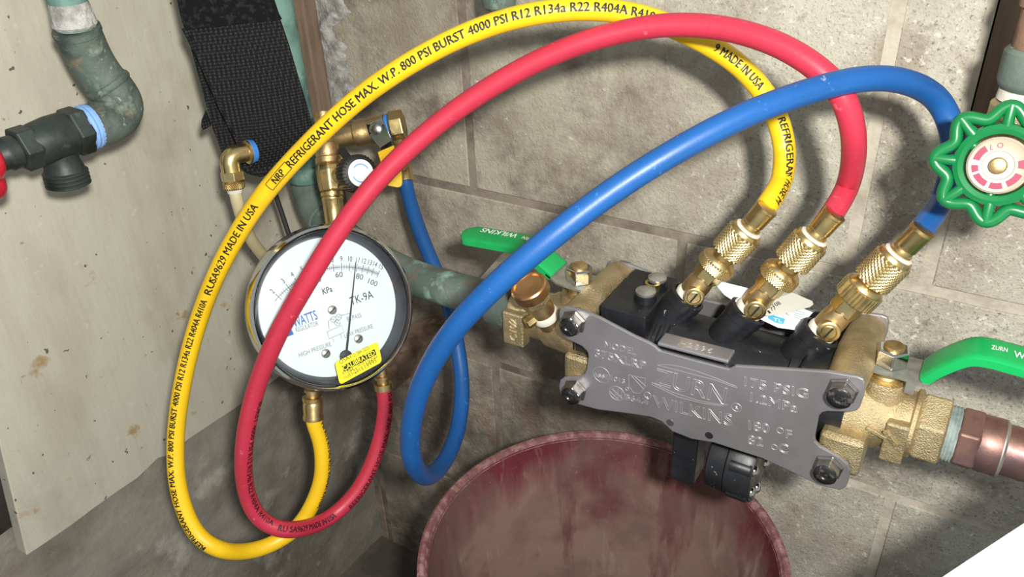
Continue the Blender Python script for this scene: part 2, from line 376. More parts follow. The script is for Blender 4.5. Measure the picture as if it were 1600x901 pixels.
# corner: brown strip and a smear of plaster down the joint
solo('trim_2', MB().box((.009, -.009, .85), .008, .009, .35), M['brown_board'], (.009, -.009, .5), kind='structure', smooth=False, bevel=.002)
mb = MB(); nn = 80
for j in range(nn + 1):
    z = .735 + .30 * j / nn
    wv = .014 + .010 * noise.noise(V((z * 40, 0, 0))) + .006 * noise.noise(V((z * 130, 2, 0)))
    for i in range(9):
        t = i / 8; d = .0045 * math.sin(math.pi * min(1, max(0, t))) * (.6 + .8 * abs(noise.noise(V((z * 110, t * 5, 5)))))
        mb.v.append(V((.017 + t * max(.004, wv) * 2.1, -.0006 - d, z)))
for j in range(nn):
    for i in range(8):
        a = j * 9 + i; mb.f.append((a, a + 1, a + 10, a + 9))
part(wb, 'plaster_smear', mb, M['plaster'], label='rough white plaster smear')
solo('floor', MB().box((.45, -.35, FLZ - .02), .9, .55, .02), M['floor'], (.45, -.35, FLZ - .04), kind='structure', smooth=False)

# ================================================================== BUCKET
bc = V((.4125, -.1745, FLZ)); RZ = .50
bk = thing('bucket', bc, 'worn maroon plastic bucket with scuffed rim standing under the valve assembly', 'bucket')
H = RZ - FLZ
prof = [(.118, 0), (.121, .002), (.1435, H - .012), (.1435, H - .008)]
inn = [(.1400, H - .004), (.1375, H - .03), (.1365, H - .034), (.124, .12), (.1225, .117), (.1165, .010)]
part(bk, 'body', MB().lathe(bc, EZ, prof + inn, 96), M['bucket'])
part(bk, 'rim', MB().lathe(bc, EZ, [(.1395, H - .006), (.1425, H - .0005), (.1455, H), (.1478, H - .0015), (.1485, H - .006), (.1475, H - .012), (.1435, H - .013)], 96, cap0=False, cap1=False), M['bucket_rim'])

# ================================================================== COPPER SUPPLY PIPE (left) AND VERTICAL RISER
AY, AZ = -.16, .698           # axis of the valve train: parallel to the back wall
def bez0(a, b, c, n=10): return [(a * (1 - k / n) + b * (k / n)) * (1 - k / n) + (b * (1 - k / n) + c * (k / n)) * (k / n) for k in range(1, n + 1)]
def axx(px):                   # x on the axis seen at pixel column px
    lo_, hi_ = -.1, .9
    for _ in range(40):
        md = (lo_ + hi_) / 2; v = V((md, AY, AZ)) - CAM
        if 800 + FPX * v.dot(RT) / v.dot(FW) < px: lo_ = md
        else: hi_ = md
    return md
def ax(x): return V((x, AY, AZ))
XV, YV = .0715, -.10
sp = thing('supply_pipe', ax(.2), 'green corroded copper supply pipe running into the left brass valve', 'pipe')
R1 = .0143
hd = (ax(.205) - V((XV, YV, AZ))).normalized()
arc = [V((XV, YV, AZ + .03)) + hd * (.03 - .03 * math.cos(t)) - EZ * (.03 * math.sin(t)) for t in [k * math.pi / 16 for k in range(9)]]
part(sp, 'riser', MB().tube([V((XV, YV, 1.15 - k * .05)) for k in range(0, 9)] + [V((XV, YV, AZ + .035))], R1, 28), M['copper_teal'], label='vertical teal oxidised copper riser')
part(sp, 'riser_collar', MB().lathe(V((XV, YV, AZ + .032)), EZ, [(.0143, 0), (.0165, .0), (.0165, .012), (.0150, .0145)], 28), M['copper_teal'])
part(sp, 'elbow', MB().tube(arc, .0165, 28), M['copper_green'])
part(sp, 'offset_bend', MB().tube([arc[-1], arc[-1] + hd * .02] + bez0(arc[-1] + hd * .02, ax(.205), ax(.250)), R1, 28), M['copper_green'])
xe = axx(806)
part(sp, 'pipe', MB().tube([ax(.248), ax(.29), ax(xe)], R1, 28), M['copper_green'])
part(sp, 'solder_collar', MB().lathe(ax(axx(770)), EX, [(.0143, 0), (.0168, .001), (.0172, xe - axx(770)), (.0150, xe - axx(770) + .001)], 28), M['copper_green'])
# pipe bracket: pale strap from the wall over the pipe
bq0, bq1 = Y(762, 452, AY), Y(834, 366, 0)
bd0 = (bq1 - bq0); bl0 = bd0.length / 2; bd0 = bd0.normalized(); bx0 = (EX - bd0 * EX.dot(bd0)).normalized(); bn0 = bx0.cross(bd0); bm0 = (bq0 + bq1) / 2
bk2 = thing('pipe_bracket', bq1, 'pale galvanised support strap sloping from the block wall down to the supply pipe', 'bracket')
part(bk2, 'strap', MB().box(bm0, .0115, bl0, .0016, bx0, bd0, bn0), M['galv'], smooth=False, bevel=.0006)
part(bk2, 'folded_edge', MB().box(bm0 + bx0 * .0112 - bn0 * .006, .0012, bl0, .006, bx0, bd0, bn0), M['galv'], smooth=False, bevel=.0005)
part(bk2, 'rivet', MB().lathe(bq0.lerp(bq1, .42), bn0, [(.0036, -.001), (.0036, .0022), (.0022, .003)], 16), M['rust_bar'])
# rusty bar below, from wall towards the gauge
rb = Y(696, 500, 0); 
rbt = thing('rusty_bar', V((rb.x - .012, 0, rb.z)), 'rust-brown steel channel bar sticking out of the wall behind the gauge', 'bar')
c0 = V((rb.x - .010, -.055, rb.z))
part(rbt, 'top_flange', MB().box(c0 + V((0, 0, .0)), .016, .055, .0018), M['rust_bar'], smooth=False, bevel=.0006)
part(rbt, 'side_web', MB().box(c0 + V((.0155, 0, -.012)), .0018, .055, .0125), M['rust_bar'], smooth=False, bevel=.0006)

# ================================================================== LEFT HOSE BIBB ON THE PANEL
A0 = D(84, -70, .50); A1 = D(119, 45, .525); A2 = D(146, 105, .545); A3 = D(204, 175, .565)
A3 = A3; B1 = V((A3.x, A3.y - .05, A3.z - .001))
cp = thing('copper_pipe', A3, 'dark green corroded copper pipe with double elbow fixed before the white panel', 'pipe')
part(cp, 'pipe', MB().tube([A0 + (A0 - A1) * .6, A0, A1], .0118, 28), M['copper_teal'])
part(cp, 'solder_joint', MB().lathe(A1 + (A0 - A1).normalized() * .001, (A0 - A1), [(.0125, 0), (.0139, .002), (.0128, .010), (.0119, .016)], 28), M['plaster'], label='crusty pale solder joint')
def bez(pts, n=24):
    out = []
    for i in range(n + 1):
        t = i / n; q = [V(p) for p in pts]
        while len(q) > 1: q = [q[k] * (1 - t) + q[k + 1] * t for k in range(len(q) - 1)]
        out.append(q[0])
    return out
M12 = A1.lerp(A2, .55)
part(cp, 'elbow', MB().tube([A1, M12] + bez([M12, A2, A2.lerp(A3, .35)], 10)[1:] + [A2.lerp(A3, .4)], .0146, 28), M['copper_dark'])
TE = V((A3.x - .001, A3.y - .030, A3.z - .001))
part(cp, 'elbow', MB().tube([A2.lerp(A3, .3), A2.lerp(A3, .5)] + bez([A2.lerp(A3, .5), A3 + (A3 - A2).normalized() * .004, TE], 14)[1:], .0150, 28), M['copper_dark'])
bd = (V((A3.x - .012, A3.y - .16, A3.z - .004)) - TE).normalized()
jd = (A3 - A2).normalized()
part(cp, 'joint_ring', MB().lathe(A2.lerp(A3, .34), jd, [(.0148, -.001), (.0160, .0), (.0163, .0025), (.0156, .004), (.0148, .0045)], 28), M['copper_dark'])
part(cp, 'socket_ring', MB().lathe(A1, (A2 - A1), [(.0140, -.0005), (.0153, .0), (.0153, .003), (.0146, .0036)], 28), M['copper_dark'])
part(cp, 'thread_tape', MB().lathe(TE, bd, [(.0150, -.001), (.0152, .001), (.0143, .002), (.0152, .0035), (.0143, .005), (.0148, .0065), (.0135, .007)], 28), M['blue_tape'], label='pale blue thread sealing tape')
hb = thing('hose_bibb', TE + bd * .03 + V((0, 0, -.035)), 'dark bronze hose bibb with red handle at the left edge', 'faucet')
def along(t): return TE + bd * (t * .86)
part(hb, 'hex_collar', MB().lathe(along(.006), bd, [(.0158, 0), (.0170, .001), (.0170, .010), (.0155, .011)], 6), M['bib_bronze'], smooth=False, bevel=.0008)
part(hb, 'body', MB().lathe(along(.016), bd, [(.0135, 0), (.0150, .004), (.0152, .014), (.0140, .024), (.0125, .030)], 28), M['bib_bronze'])
part(hb, 'bonnet_nut', MB().lathe(along(.045), bd, [(.0135, 0), (.0150, .001), (.0150, .011), (.0130, .012)], 6), M['bib_bronze'], smooth=False, bevel=.0008)
part(hb, 'bonnet', MB().lathe(along(.057), bd, [(.0105, 0), (.0110, .008), (.0095, .010), (.0095, .019), (.0070, .021), (.0040, .022), (.0040, .032)], 24), M['bib_bronze'])
dz = V((0, -.06, -1)).normalized(); oo = along(.029)
th = [(.0110, .010), (.0108, .015), (.0118, .018), (.0128, .022)]
h = .022
for k in range(4): th += [(.0142, h + .0010), (.0142, h + .0018), (.0130, h + .0026)]; h += .0027
part(hb, 'spout', MB().lathe(oo, dz, th + [(.011, h), (.0105, h - .006)], 32), M['bib_bronze'])
hc = along(.0855) + EZ * .006; mb = MB(); u_, w_ = perp(bd)
pts = [hc + (u_ * math.cos(t) + w_ * math.sin(t)) * (.021 + .003 * math.cos(5 * t)) for t in [2 * math.pi * k / 60 for k in range(60)]]
hw = part(hb, 'handle', MB().tube(pts, .0058, 14, closed=True), M['red_paint'], label='red enamelled round handle')
mb = MB()
for k in range(5):
    t = 2 * math.pi * k / 5; mb.tube([hc, hc + (u_ * math.cos(t) + w_ * math.sin(t)) * .022], .0032, 10)
part(hw, 'spokes', mb, M['red_paint'])

# ================================================================== FAUCET END ABOVE (top edge of the picture)
fp = Y(780, 14, -.06)
ft = thing('overhead_spout', fp, 'verdigris brass spout end at the top behind the yellow hose', 'faucet')
part(ft, 'spout', MB().lathe(fp, EZ, [(.010, 0), (.0125, .002), (.0132, .012), (.0120, .016), (.0125, .03), (.0105, .06), (.0105, .18)], 28), M['copper_green'])
part(ft, 'collar', MB().lathe(fp + V((.0, 0, .018)), EZ, [(.013, 0), (.016, .001), (.016, .012), (.013, .013)], 6), M['bib_bronze'], smooth=False)

# ================================================================== BACKFLOW PREVENTER
YF, YB = -.195, -.125
OUT = [(873,487),(876,481),(882,479),(911,485),(937,496),(992,525),(1014,535),(1024,541),(1030,547),(1080,561),(1130,574),(1139,576),(1149,571),(1226,576),(1292,580),(1340,588),(1349,592),(1352,599),(1350,618),(1343,637),(1338,642),(1330,644),(1292,643),(1284,645),(1279,651),(1273,682),(1274,690),(1281,697),(1312,714),(1325,725),(1329,735),(1325,753),(1321,762),(1313,766),(1281,759),(1248,743),(1190,716),(1153,704),(1116,692),(1080,686),(1050,674),(1034,659),(1018,652),(988,647),(933,640),(893,629),(880,625),(875,617),(873,603),(875,594),(881,590),(905,588),(912,585),(916,578),(919,556),(917,549),(909,541),(882,528),(876,521),(874,512)]
po = [Y(x, y, YF) for x, y in OUT]
bp = thing('backflow_preventer', V((.48, AY, .66)), 'black backflow preventer clamped between stamped grey steel plates with four hex bolts', 'valve')
fpz = part(bp, 'front_plate', MB().prism(po, V((0, .0026, 0))), M['steel_plate'], smooth=False, bevel=.0009, label='stamped brushed steel front plate')
part(bp, 'back_plate', MB().prism([V((p.x, YB, p.z)) for p in po], V((0, .0026, 0))), M['steel_plate'], smooth=False, bevel=.0009)
# folded lip on the upper edge
la, lb = Y(1027, 543, YF), Y(1138, 572, YF)
lx = (lb - la).normalized(); ln = lx.cross(EY).normalized()
if ln.z < 0: ln = -ln
lc = (la + lb) / 2
lip = part(fpz, 'folded_lip', MB().box(lc + V((0, .0060, 0)) + ln * .003, (lb - la).length / 2, .0065, .0014, lx, EY, ln), M['steel_plate'], smooth=False, bevel=.001)
mb = MB(); put(mb, 'H2896', lc - lx * .010 + EY * .0022 + ln * .0044, lx, EY, ln, .0050, .021, lift=.0001, outline=.016)
part(lip, 'stamped_code', mb, M['steel_emboss'])
# stamped lettering on the plate
def S(px, py): return Y(px, py, YF)
NP = V((0, -1, 0)); K = .00042     # metres per pixel on the plate
mb = MB()
put2(mb, 'MODEL', S(945, 542), S(994, 554), NP, .0048, outline=.013)
put2(mb, '375XLRP', S(930, 556), S(1010, 577), NP, .0060, outline=.014)
put2(mb, 'ASSE', S(927, 587), S(952, 592), NP, .0033, outline=.013)
put2(mb, '1013', S(955, 593), S(977, 599), NP, .0034, outline=.02)
put2(mb, 'B64.4', S(977, 623), S(1013, 632), NP, .0042, outline=.013)
put2(mb, 'WILKINS', S(1021, 634), S(1144, 665), NP, .0088, outline=.009)
put2(mb, 'ZURN', S(1022, 598), S(1132, 631), NP, .0125, outline=.008, slant=.08)
put2(mb, '175 PSIG', S(1163, 602), S(1263, 622), NP, .0064, outline=.013)
put2(mb, '1.2MPa', S(1172, 626), S(1246, 644), NP, .0064, outline=.013)
put2(mb, '180', S(1170, 670), S(1203, 676), NP, .0066, outline=.013)
put2(mb, 'F', S(1228, 683), S(1238, 685), NP, .0062, outline=.013)
put2(mb, '82', S(1169, 692), S(1193, 697), NP, .0066, outline=.013)
put2(mb, 'C', S(1216, 704), S(1231, 708), NP, .0066, outline=.013)
put2(mb, 'R', S(1010, 622), S(1014, 623), NP, .0016, outline=.05)
put2(mb, 'R', S(1149, 638), S(1154, 639), NP, .002, outline=.05)
def ring(mb, c, r, t=.00016, n=28): mb.tube([c + (EX * math.cos(a) + EZ * math.sin(a)) * r + V((0, -.0001, 0)) for a in [2 * math.pi * k / n for k in range(n)]], t, 5, closed=True)
def line(mb, pts, t=.00016): mb.tube([S(*p) + V((0, -.0001, 0)) for p in pts], t, 5)
ring(mb, S(940, 585), .0061); ring(mb, S(964, 614), .0056); ring(mb, S(1012, 617), .0024); ring(mb, S(1151, 636), .0030)
ring(mb, S(1219, 672), .0020); ring(mb, S(1210, 698), .0018); ring(mb, S(980, 607), .0012)
line(mb, [(982, 585), (1009, 591), (1007, 606), (1000, 614), (990, 613), (983, 603), (982, 585)]); line(mb, [(986, 586), (1006, 608)]); line(mb, [(992, 588), (1009, 603)])
line(mb, [(953, 611), (966, 624)]); line(mb, [(956, 607), (972, 622)]); line(mb, [(966, 606), (966, 626)]); line(mb, [(972, 606), (970, 624)]); line(mb, [(960, 616), (972, 618)])
line(mb, [(1027, 570), (1040, 569), (1062, 572), (1090, 580), (1120, 591), (1150, 603), (1152, 606), (1120, 594), (1027, 570)])
line(mb, [(1027, 576), (1060, 583)]); line(mb, [(1018, 597), (1050, 612), (1090, 625), (1120, 631), (1138, 632)]); line(mb, [(1018, 600), (1060, 620), (1100, 630), (1130, 634)])
part(fpz, 'stamped_lettering', mb, M['steel_emboss'], label='embossed lettering and marks')
mb = MB().lathe(S(1047, 660) + V((0, .0005, 0)), -EY, [(.0026, 0), (.0026, .0007)], 20)
part(fpz, 'punched_hole', mb, M['bolt']); part(fpz, 'punched_hole', MB().lathe(S(1108, 680) + V((0, .0005, 0)), -EY, [(.0026, 0), (.0026, .0007)], 20), M['black_rubber'])
# four front bolts (and the four behind), each head its own part
for (px, py) in [(897, 502), (899, 609), (1316, 610), (1294, 729)]:
    c = Y(px, py, YF)
    b = part(bp, 'bolt', MB().lathe(c, -EY, [(.0090, 0), (.0090, .0012), (.0076, .0016), (.0076, .0068), (.0070, .0078)], 6, ph=.35, u=EX), M['bolt'], smooth=False, bevel=.0004)
    part(b, 'bolt_face', MB().lathe(c, -EY, [(.0066, .0074), (.0066, .0082), (.0056, .0088), (.0028, .0088), (.0022, .0080), (.0, .0080)], 28, cap1=False), M['bolt_face'])
    cb = V((c.x, YB + .0026, c.z))
    part(bp, 'bolt', MB().lathe(cb, EY, [(.0090, 0), (.0090, .0012), (.0076, .0016), (.0076, .0068), (.0070, .0078)], 6), M['bolt'], smooth=False, bevel=.0004)
# black body between the plates
xb0, xb1 = .412, .556
body = part(bp, 'body', MB().lathe(ax(xb0), EX, [(.026, 0), (.0305, .001), (.0305, .036), (.0325, .0365), (.0325, .0385), (.0300, .039), (.0300, .0415), (.0325, .042), (.0325, .044), (.0300, .0445), (.0300, .120), (.0318, .121), (.0318, .130), (.028, .132), (.028, xb1 - xb0)], 56), M['black_plastic'])
fl = Y(939, 477, -.186); tz = fl.z + .001
q1 = Z(990, 424, tz); q2 = Z(1012, 494, tz)
print('sensor box', fl, q1, q2)
part(bp, 'sensing_block', MB().box(((fl.x + .4455) / 2, (-.187 - .132) / 2, tz - .016), (.4455 - fl.x) / 2, .0275, .016), M['black_plastic'], smooth=False, bevel=.0012)
for (px, py, mt, rr) in [(1009, 455, 'zinc', .0066), (1027, 434, 'zinc', .0062)]:
    c = Z(px, py, tz + .006)
    s_ = part(bp, 'cap_screw', MB().lathe(c - EZ * .006, EZ, [(rr * 1.15, -.002), (rr * 1.1, .0045)], 24), M['black_plastic'])
    part(s_, 'screw_head', MB().lathe(c - EZ * .0015, EZ, [(rr * .95, 0), (rr, .0005), (rr, .0022), (rr * .7, .0034), (rr * .2, .0037), (.0, .0037)], 24, cap1=False), M[mt])
c = Z(1020, 443, tz + .004); part(bp, 'brass_insert', MB().lathe(c, EZ, [(.0052, -.004), (.0052, .001), (.0034, .001), (.0030, -.001), (.0, -.001)], 24, cap1=False), M['brass'])
# ribs beside the bosses
for px in (1130, 1250):
    p = Y(px, 520, -.165); part(bp, 'rib', MB().box((p.x, -.152, AZ + .026), .0012, .016, .007), M['black_plastic'], smooth=False, bevel=.0005)
part(bp, 'end_clip', MB().box((Y(1285, 560, -.175).x, -.168, AZ + .028), .010, .016, .006), M['black_plastic'], smooth=False, bevel=.0015)
part(bp, 'inlet_joint', MB().lathe(ax(.392), EX, [(.0235, 0), (.0235, xb0 - .392)], 32), M['black_plastic']); part(bp, 'outlet_joint', MB().lathe(ax(xb1), EX, [(.0235, 0), (.0235, .012)], 32), M['black_plastic'])
# relief valve hanging below
rz = AZ - .03
p = Y(1072, 690, -.168); q = Y(1070, 750, -.168)
part(bp, 'relief_port', MB().box((p.x, -.160, (AZ - .02 + q.z) / 2), .0090, .011, (AZ - .02 - q.z) / 2), M['black_plastic'], smooth=False, bevel=.0015)
rc = Y(1128, 742, -.175); 
rv = part(bp, 'relief_neck', MB().box((rc.x + .002, -.158, AZ - .034), .030, .018, .018), M['black_plastic'], smooth=False, bevel=.004)
part(bp, 'relief_neck', MB().box((Y(1205, 720, -.165).x - .006, -.150, AZ - .034), .012, .020, .012), M['black_plastic'], smooth=False, bevel=.004)
rcc = V((rc.x - .010, -.160, rc.z + .005))
rel = part(bp, 'relief_cover', MB().lathe(rcc, EX, [(.0225, 0), (.0248, .001), (.0252, .0125), (.0244, .0130), (.0258, .0135), (.0260, .028), (.0246, .031), (.0, .031)], 44, cap1=False), M['black_plastic'])
for k in range(6):
    t = math.pi / 6 + k * math.pi / 3
    c = rcc + EX * .030 + (EY * math.cos(t) + EZ * math.sin(t)) * .0190
    part(rel, 'cover_screw', MB().lathe(c, EX, [(.0040, 0), (.0040, .0018), (.0030, .0032), (.0012, .0038), (0, .0038)], 18, cap1=False), M['chrome'])
    part(rel, 'screw_ear', MB().lathe(rcc + (EY * math.cos(t) + EZ * math.sin(t)) * .0215, EX, [(.0055, .016), (.0055, .029), (.0048, .030)], 18), M['black_plastic'])
mb = MB()
for dz_, rr in ((.002, .0028), (-.006, .0016), (-.011, .0014)):
    tt = math.asin(dz_ / .0254); cc = rcc + EX * .0065 - EY * .0254 * math.cos(tt) + EZ * dz_
    mb.tube([cc + (EX * math.cos(a) + EZ * math.sin(a)) * rr + EY * (.0008 if abs(math.sin(a)) > .7 else 0) for a in [2 * math.pi * k / 16 for k in range(16)]], .0003, 5, closed=True)
part(rel, 'moulded_mark', mb, M['black_plastic'])

# test cocks: base on the body boss, tip where the hose nut screws on
def cock(base, tip, style):
    KR = .90
    a = (tip - base).normalized(); L = (tip - base).length / 180.0      # one unit = a 180th of the cock + hose end
    u = 9.2e-3 / 18
    into = base - a * .02
    part(body, 'boss', MB().lathe(base - a * .030, a, [(.0112, 0), (.0112, .022), (.0122, .0225), (.0122, .029), (.0102, .030), (.0096, .026), (.0, .026)], 32, cap1=False), M['black_plastic'])
    c = part(bp, 'test_cock', MB().lathe(base, a, [(.0078 * KR, -2 * L), (.0086 * KR, 4 * L), (.0090 * KR, 10 * L), (.0090 * KR, 26 * L), (.0084 * KR, 34 * L), (.0086 * KR, 44 * L), (.0080 * KR, 48 * L)], 32), M['brass_old'])
    part(c, 'thread_tape', MB().lathe(base, a, [(.0096 * KR, -4 * L), (.0100 * KR, 2 * L), (.0092 * KR, 7 * L), (.0086 * KR, 8 * L)], 28), M['teflon'])
    part(c, 'hex', MB().lathe(base, a, [(.0086 * KR, 38 * L), (.0098 * KR, 40 * L), (.0098 * KR, 60 * L), (.0088 * KR, 62 * L)], 6, ph=.3), M['brass'], smooth=False, bevel=.0006)
    col = MB()
    if style == 0: col.knurl(base, a, .0133 * KR, 60 * L, 77 * L, .00035, 40, 4)
    else: col.knurl(base, a, .0133 * KR, 60 * L, 84 * L, .0006, 34, 1, 'straight')
    part(c, 'collar', col, M['brass'])
    e = 76 if style == 0 else 84
    part(c, 'collar_shoulder', MB().lathe(base, a, [(.0122 * KR, (e - .5) * L), (.0120 * KR, (e + 1.5) * L), (.0085 * KR, (e + 8) * L), (.0078 * KR, (e + 9) * L), (.0078 * KR, 100 * L)], 36), M['brass'])
    # slotted stem turned towards the viewer
    vd = (CAM - base); vd = (vd - a * vd.dot(a)).normalized(); vd = (vd * .85 + a.cross(vd) * .15 - EZ * .25); vd = (vd - a * vd.dot(a)).normalized()
    so = base + a * (14 * L)
    st = part(c, 'stem', MB().lathe(so, vd, [(.0064, .003), (.0064, .0102), (.0058, .0106), (.0046, .0106), (.0046, .0096), (.0, .0096)], 26, cap1=False), M['brass'])
    part(st, 'slot_screw', MB().lathe(so, vd, [(.0043, .0094), (.0043, .0104), (.0038, .0108), (.0, .0108)], 22, cap1=False), M['brass'])
    s1, s2_ = perp(vd); sl = (s1 * .5 + s2_ * .85).normalized()
    part(st, 'slot', MB().box(so + vd * .0108, .0039, .0005, .0003, sl, vd.cross(sl), vd), M['black_rubber'], smooth=False)
    return a, L
def hose_end(par, base, a, L):
    KR = .90
    part(par, 'swivel_nut', MB().knurl(base, a, .0126 * KR, 93 * L, 135 * L, .0007, 22, 7), M['brass_knurl'], label='diamond-knurled brass swivel nut')
    part(par, 'nut_lip', MB().lathe(base, a, [(.0108 * KR, 133 * L), (.0112 * KR, 134 * L), (.0108 * KR, 139 * L), (.0098 * KR, 141 * L), (.0070 * KR, 141 * L)], 36), M['brass'])
    part(par, 'gasket', MB().lathe(base, a, [(.0090 * KR, 140 * L), (.0094 * KR, 141 * L), (.0094 * KR, 142.5 * L), (.0080 * KR, 144 * L)], 32), M['teflon'])
    part(par, 'crimp_sleeve', MB().lathe(base, a, [(.0060 * KR, 142 * L), (.0074 * KR, 144 * L), (.0076 * KR, 147 * L), (.0068 * KR, 149 * L), (.0066 * KR, 152 * L), (.0072 * KR, 154 * L), (.0074 * KR, 178 * L), (.0077 * KR, 179 * L), (.0077 * KR, 183 * L), (.0066 * KR, 184 * L)], 16, ph=.1), M['brass'], smooth=30)
COCKS = {}
for key, bpx, tpx, stl in (('yellow', (1076, 461, -.158), (1197, 327, -.146), 0), ('red', (1171, 483, -.158), (1302, 336, -.146), 0), ('blue', (1284, 517, -.158), (1440, 361, -.146), 1)):
    b_, t_ = Y(*bpx), Y(*tpx); print(key, b_, t_, (t_ - b_).length)
    COCKS[key] = (b_, t_) + cock(b_, t_, stl)

# ------------------------------------------------------------------ ball valves either side
def grip(mb, pts, hw, ht, taper=None):
    """rounded strip following pts (in an x-z plane), half width hw along y, half thickness ht"""
    n = len(pts); vs = []; fs = []; m = 12
    for i, p in enumerate(pts):
        t = (pts[min(i + 1, n - 1)] - pts[max(i - 1, 0)]).normalized(); nrm = t.cross(EY).normalized()
        if nrm.z < 0: nrm = -nrm
        s_ = taper[i] if taper else 1
        for k in range(m):
            a = 2 * math.pi * (k + .5) / m; cx = math.copysign(abs(math.cos(a)) ** .35, math.cos(a)); sx = math.copysign(abs(math.sin(a)) ** .35, math.sin(a))
            vs.append(p + EY * (cx * hw * s_) + nrm * (sx * ht * (1 if s_ > .3 else .6)))
    for i in range(n - 1):
        for k in range(m):
            j = (k + 1) % m; fs.append((i * m + k, i * m + j, (i + 1) * m + j, (i + 1) * m + k))
    fs.append(tuple(range(m))); fs.append(tuple((n - 1) * m + k for k in range(m))); return mb.add(vs, fs)
def smooth_path(ctrl, n=8):
    out = []
    P = [ctrl[0] * 2 - ctrl[1]] + list(ctrl) + [ctrl[-1] * 2 - ctrl[-2]]
    for i in range(1, len(P) - 2):
        for k in range(n):
            t = k / n; a, b, c, d = P[i - 1], P[i], P[i + 1], P[i + 2]
            out.append(.5 * ((2 * b) + (c - a) * t + (2 * a - 5 * b + 4 * c - d) * t * t + (3 * b - a - 3 * c + d) * t ** 3))
    out.append(ctrl[-1]); return out
def stem_parts(v, sx, zt):
    """stem boss, gland, plate washer and hex nut on top of a valve body"""
    part(v, 'stem_boss', MB().lathe(V((sx, AY, AZ)), EZ, [(.0135, .008), (.0130, .022), (.0120, zt - AZ - .008)], 28), M['brass_cast'])
    part(v, 'gland_nut', MB().lathe(V((sx, AY, zt - .009)), EZ, [(.0090, 0), (.0090, .003), (.0080, .004), (.0080, .007)], 24), M['brass'])
    nz0 = zt + .0012
    n_ = part(v, 'handle_nut', MB().lathe(V((sx, AY, nz0)), EZ, [(.0088, 0), (.0092, .0006), (.0092, .0095), (.0082, .0105), (.0058, .0105)], 6, ph=.2), M['chrome'], smooth=False, bevel=.0004)
    part(n_, 'stem_tip', MB().lathe(V((sx, AY, nz0)), EZ, [(.0056, .006), (.0056, .0118), (.0048, .0124), (.0, .0124)], 24, cap1=False), M['brass_old'])

# left valve
xl0, xl1 = axx(808), .394
lv = thing('ball_valve', ax((xl0 + xl1) / 2) - EZ * .02, 'brass ball valve with green lever pointing left, on the inlet side', 'valve', 'green lever ball valves')
Lv = xl1 - xl0
part(lv, 'body', MB().lathe(ax(xl0), EX, [(.0170, 0), (.0185, .002), (.0185, .010), (.0172, .012), (.0178, Lv * .45), (.0205, Lv * .52), (.0215, Lv * .8), (.0230, Lv * .92), (.0235, Lv)], 40), M['brass_cast'])
part(lv, 'wrench_boss', MB().box((xl0 + .009, AY - .0165, AZ - .004), .0085, .005, .0135), M['brass_cast'], smooth=False, bevel=.0012)
mb = MB(); pc = V((xl0 + .0125, AY - .0215, AZ - .013)); put2(mb, 'C102', pc, pc + V((0, 0, .019)), NP, .006, outline=.05)
part(lv, 'cast_marks', mb, M['brass_cast'])
# yoke arms that carry the plates
for (px, py) in [(897, 502), (899, 609)]:
    c = Y(px, py, YF)
    part(lv, 'yoke_arm', MB().lathe(V((c.x, YF + .0028, c.z)), EY, [(.0105, 0), (.0110, .012), (.0115, .035), (.0110, .056), (.0105, YB - YF - .0030)], 28), M['brass_cast'])
cL = Y(899, 609, YF); part(lv, 'yoke_web', MB().box((cL.x - .001, AY, (AZ + cL.z) / 2 - .004), .011, .030, .014), M['brass_cast'], smooth=False, bevel=.003)
sxl = Y(905, 470, AY).x; zt = Y(906, 440, AY).z
stem_parts(lv, sxl, zt)
hp = [V((sxl + .011, AY, zt)), V((sxl, AY, zt)), V((sxl - .012, AY, zt + .001)), V((sxl - .020, AY, zt + .006))]
part(lv, 'handle_plate', grip(MB(), hp, .0115, .0011), M['zinc'], bevel=0)
g0 = [V((sxl - .0165, AY, zt + .004)), V((sxl - .030, AY, zt + .0125)), Y(838, 386, AY), Y(800, 379, AY), Y(765, 373, AY), Y(742, 369, AY), Y(735, 367.5, AY)]
print('left handle', sxl, zt, [tuple(round(c, 3) for c in p) for p in g0])
pth = smooth_path(g0[:-1], 5); de = (pth[-1] - pth[-2]).normalized(); tap = [1] * len(pth)
for k in range(1, 8):
    pth.append(g0[-2] + de * .0095 * math.sin(k * .21)); tap.append(max(.1, math.cos(k * .21)))
gr = part(lv, 'lever_grip', grip(MB(), pth, .0115, .0034, tap), M['green_vinyl'], label='green vinyl lever grip')
mb = MB(); a_, b_ = Y(808, 377, AY), Y(752, 367, AY); n_ = (b_ - a_).cross(EY); n_ = n_ if n_.z > 0 else -n_
put2(mb, 'WILKINS', a_ + EY * .004, b_ + EY * .004, n_, .0062, lift=.0038, offset=.01)
a_, b_ = Y(836, 385, AY), Y(816, 379, AY); ex_ = (b_ - a_).normalized(); n2 = n_.normalized(); put2(mb, 'ZURN', a_ + EY * .003, b_ + EY * .003, n_, .0040, lift=.0038, offset=.02)
part(gr, 'lever_print', mb, M['white_print'])
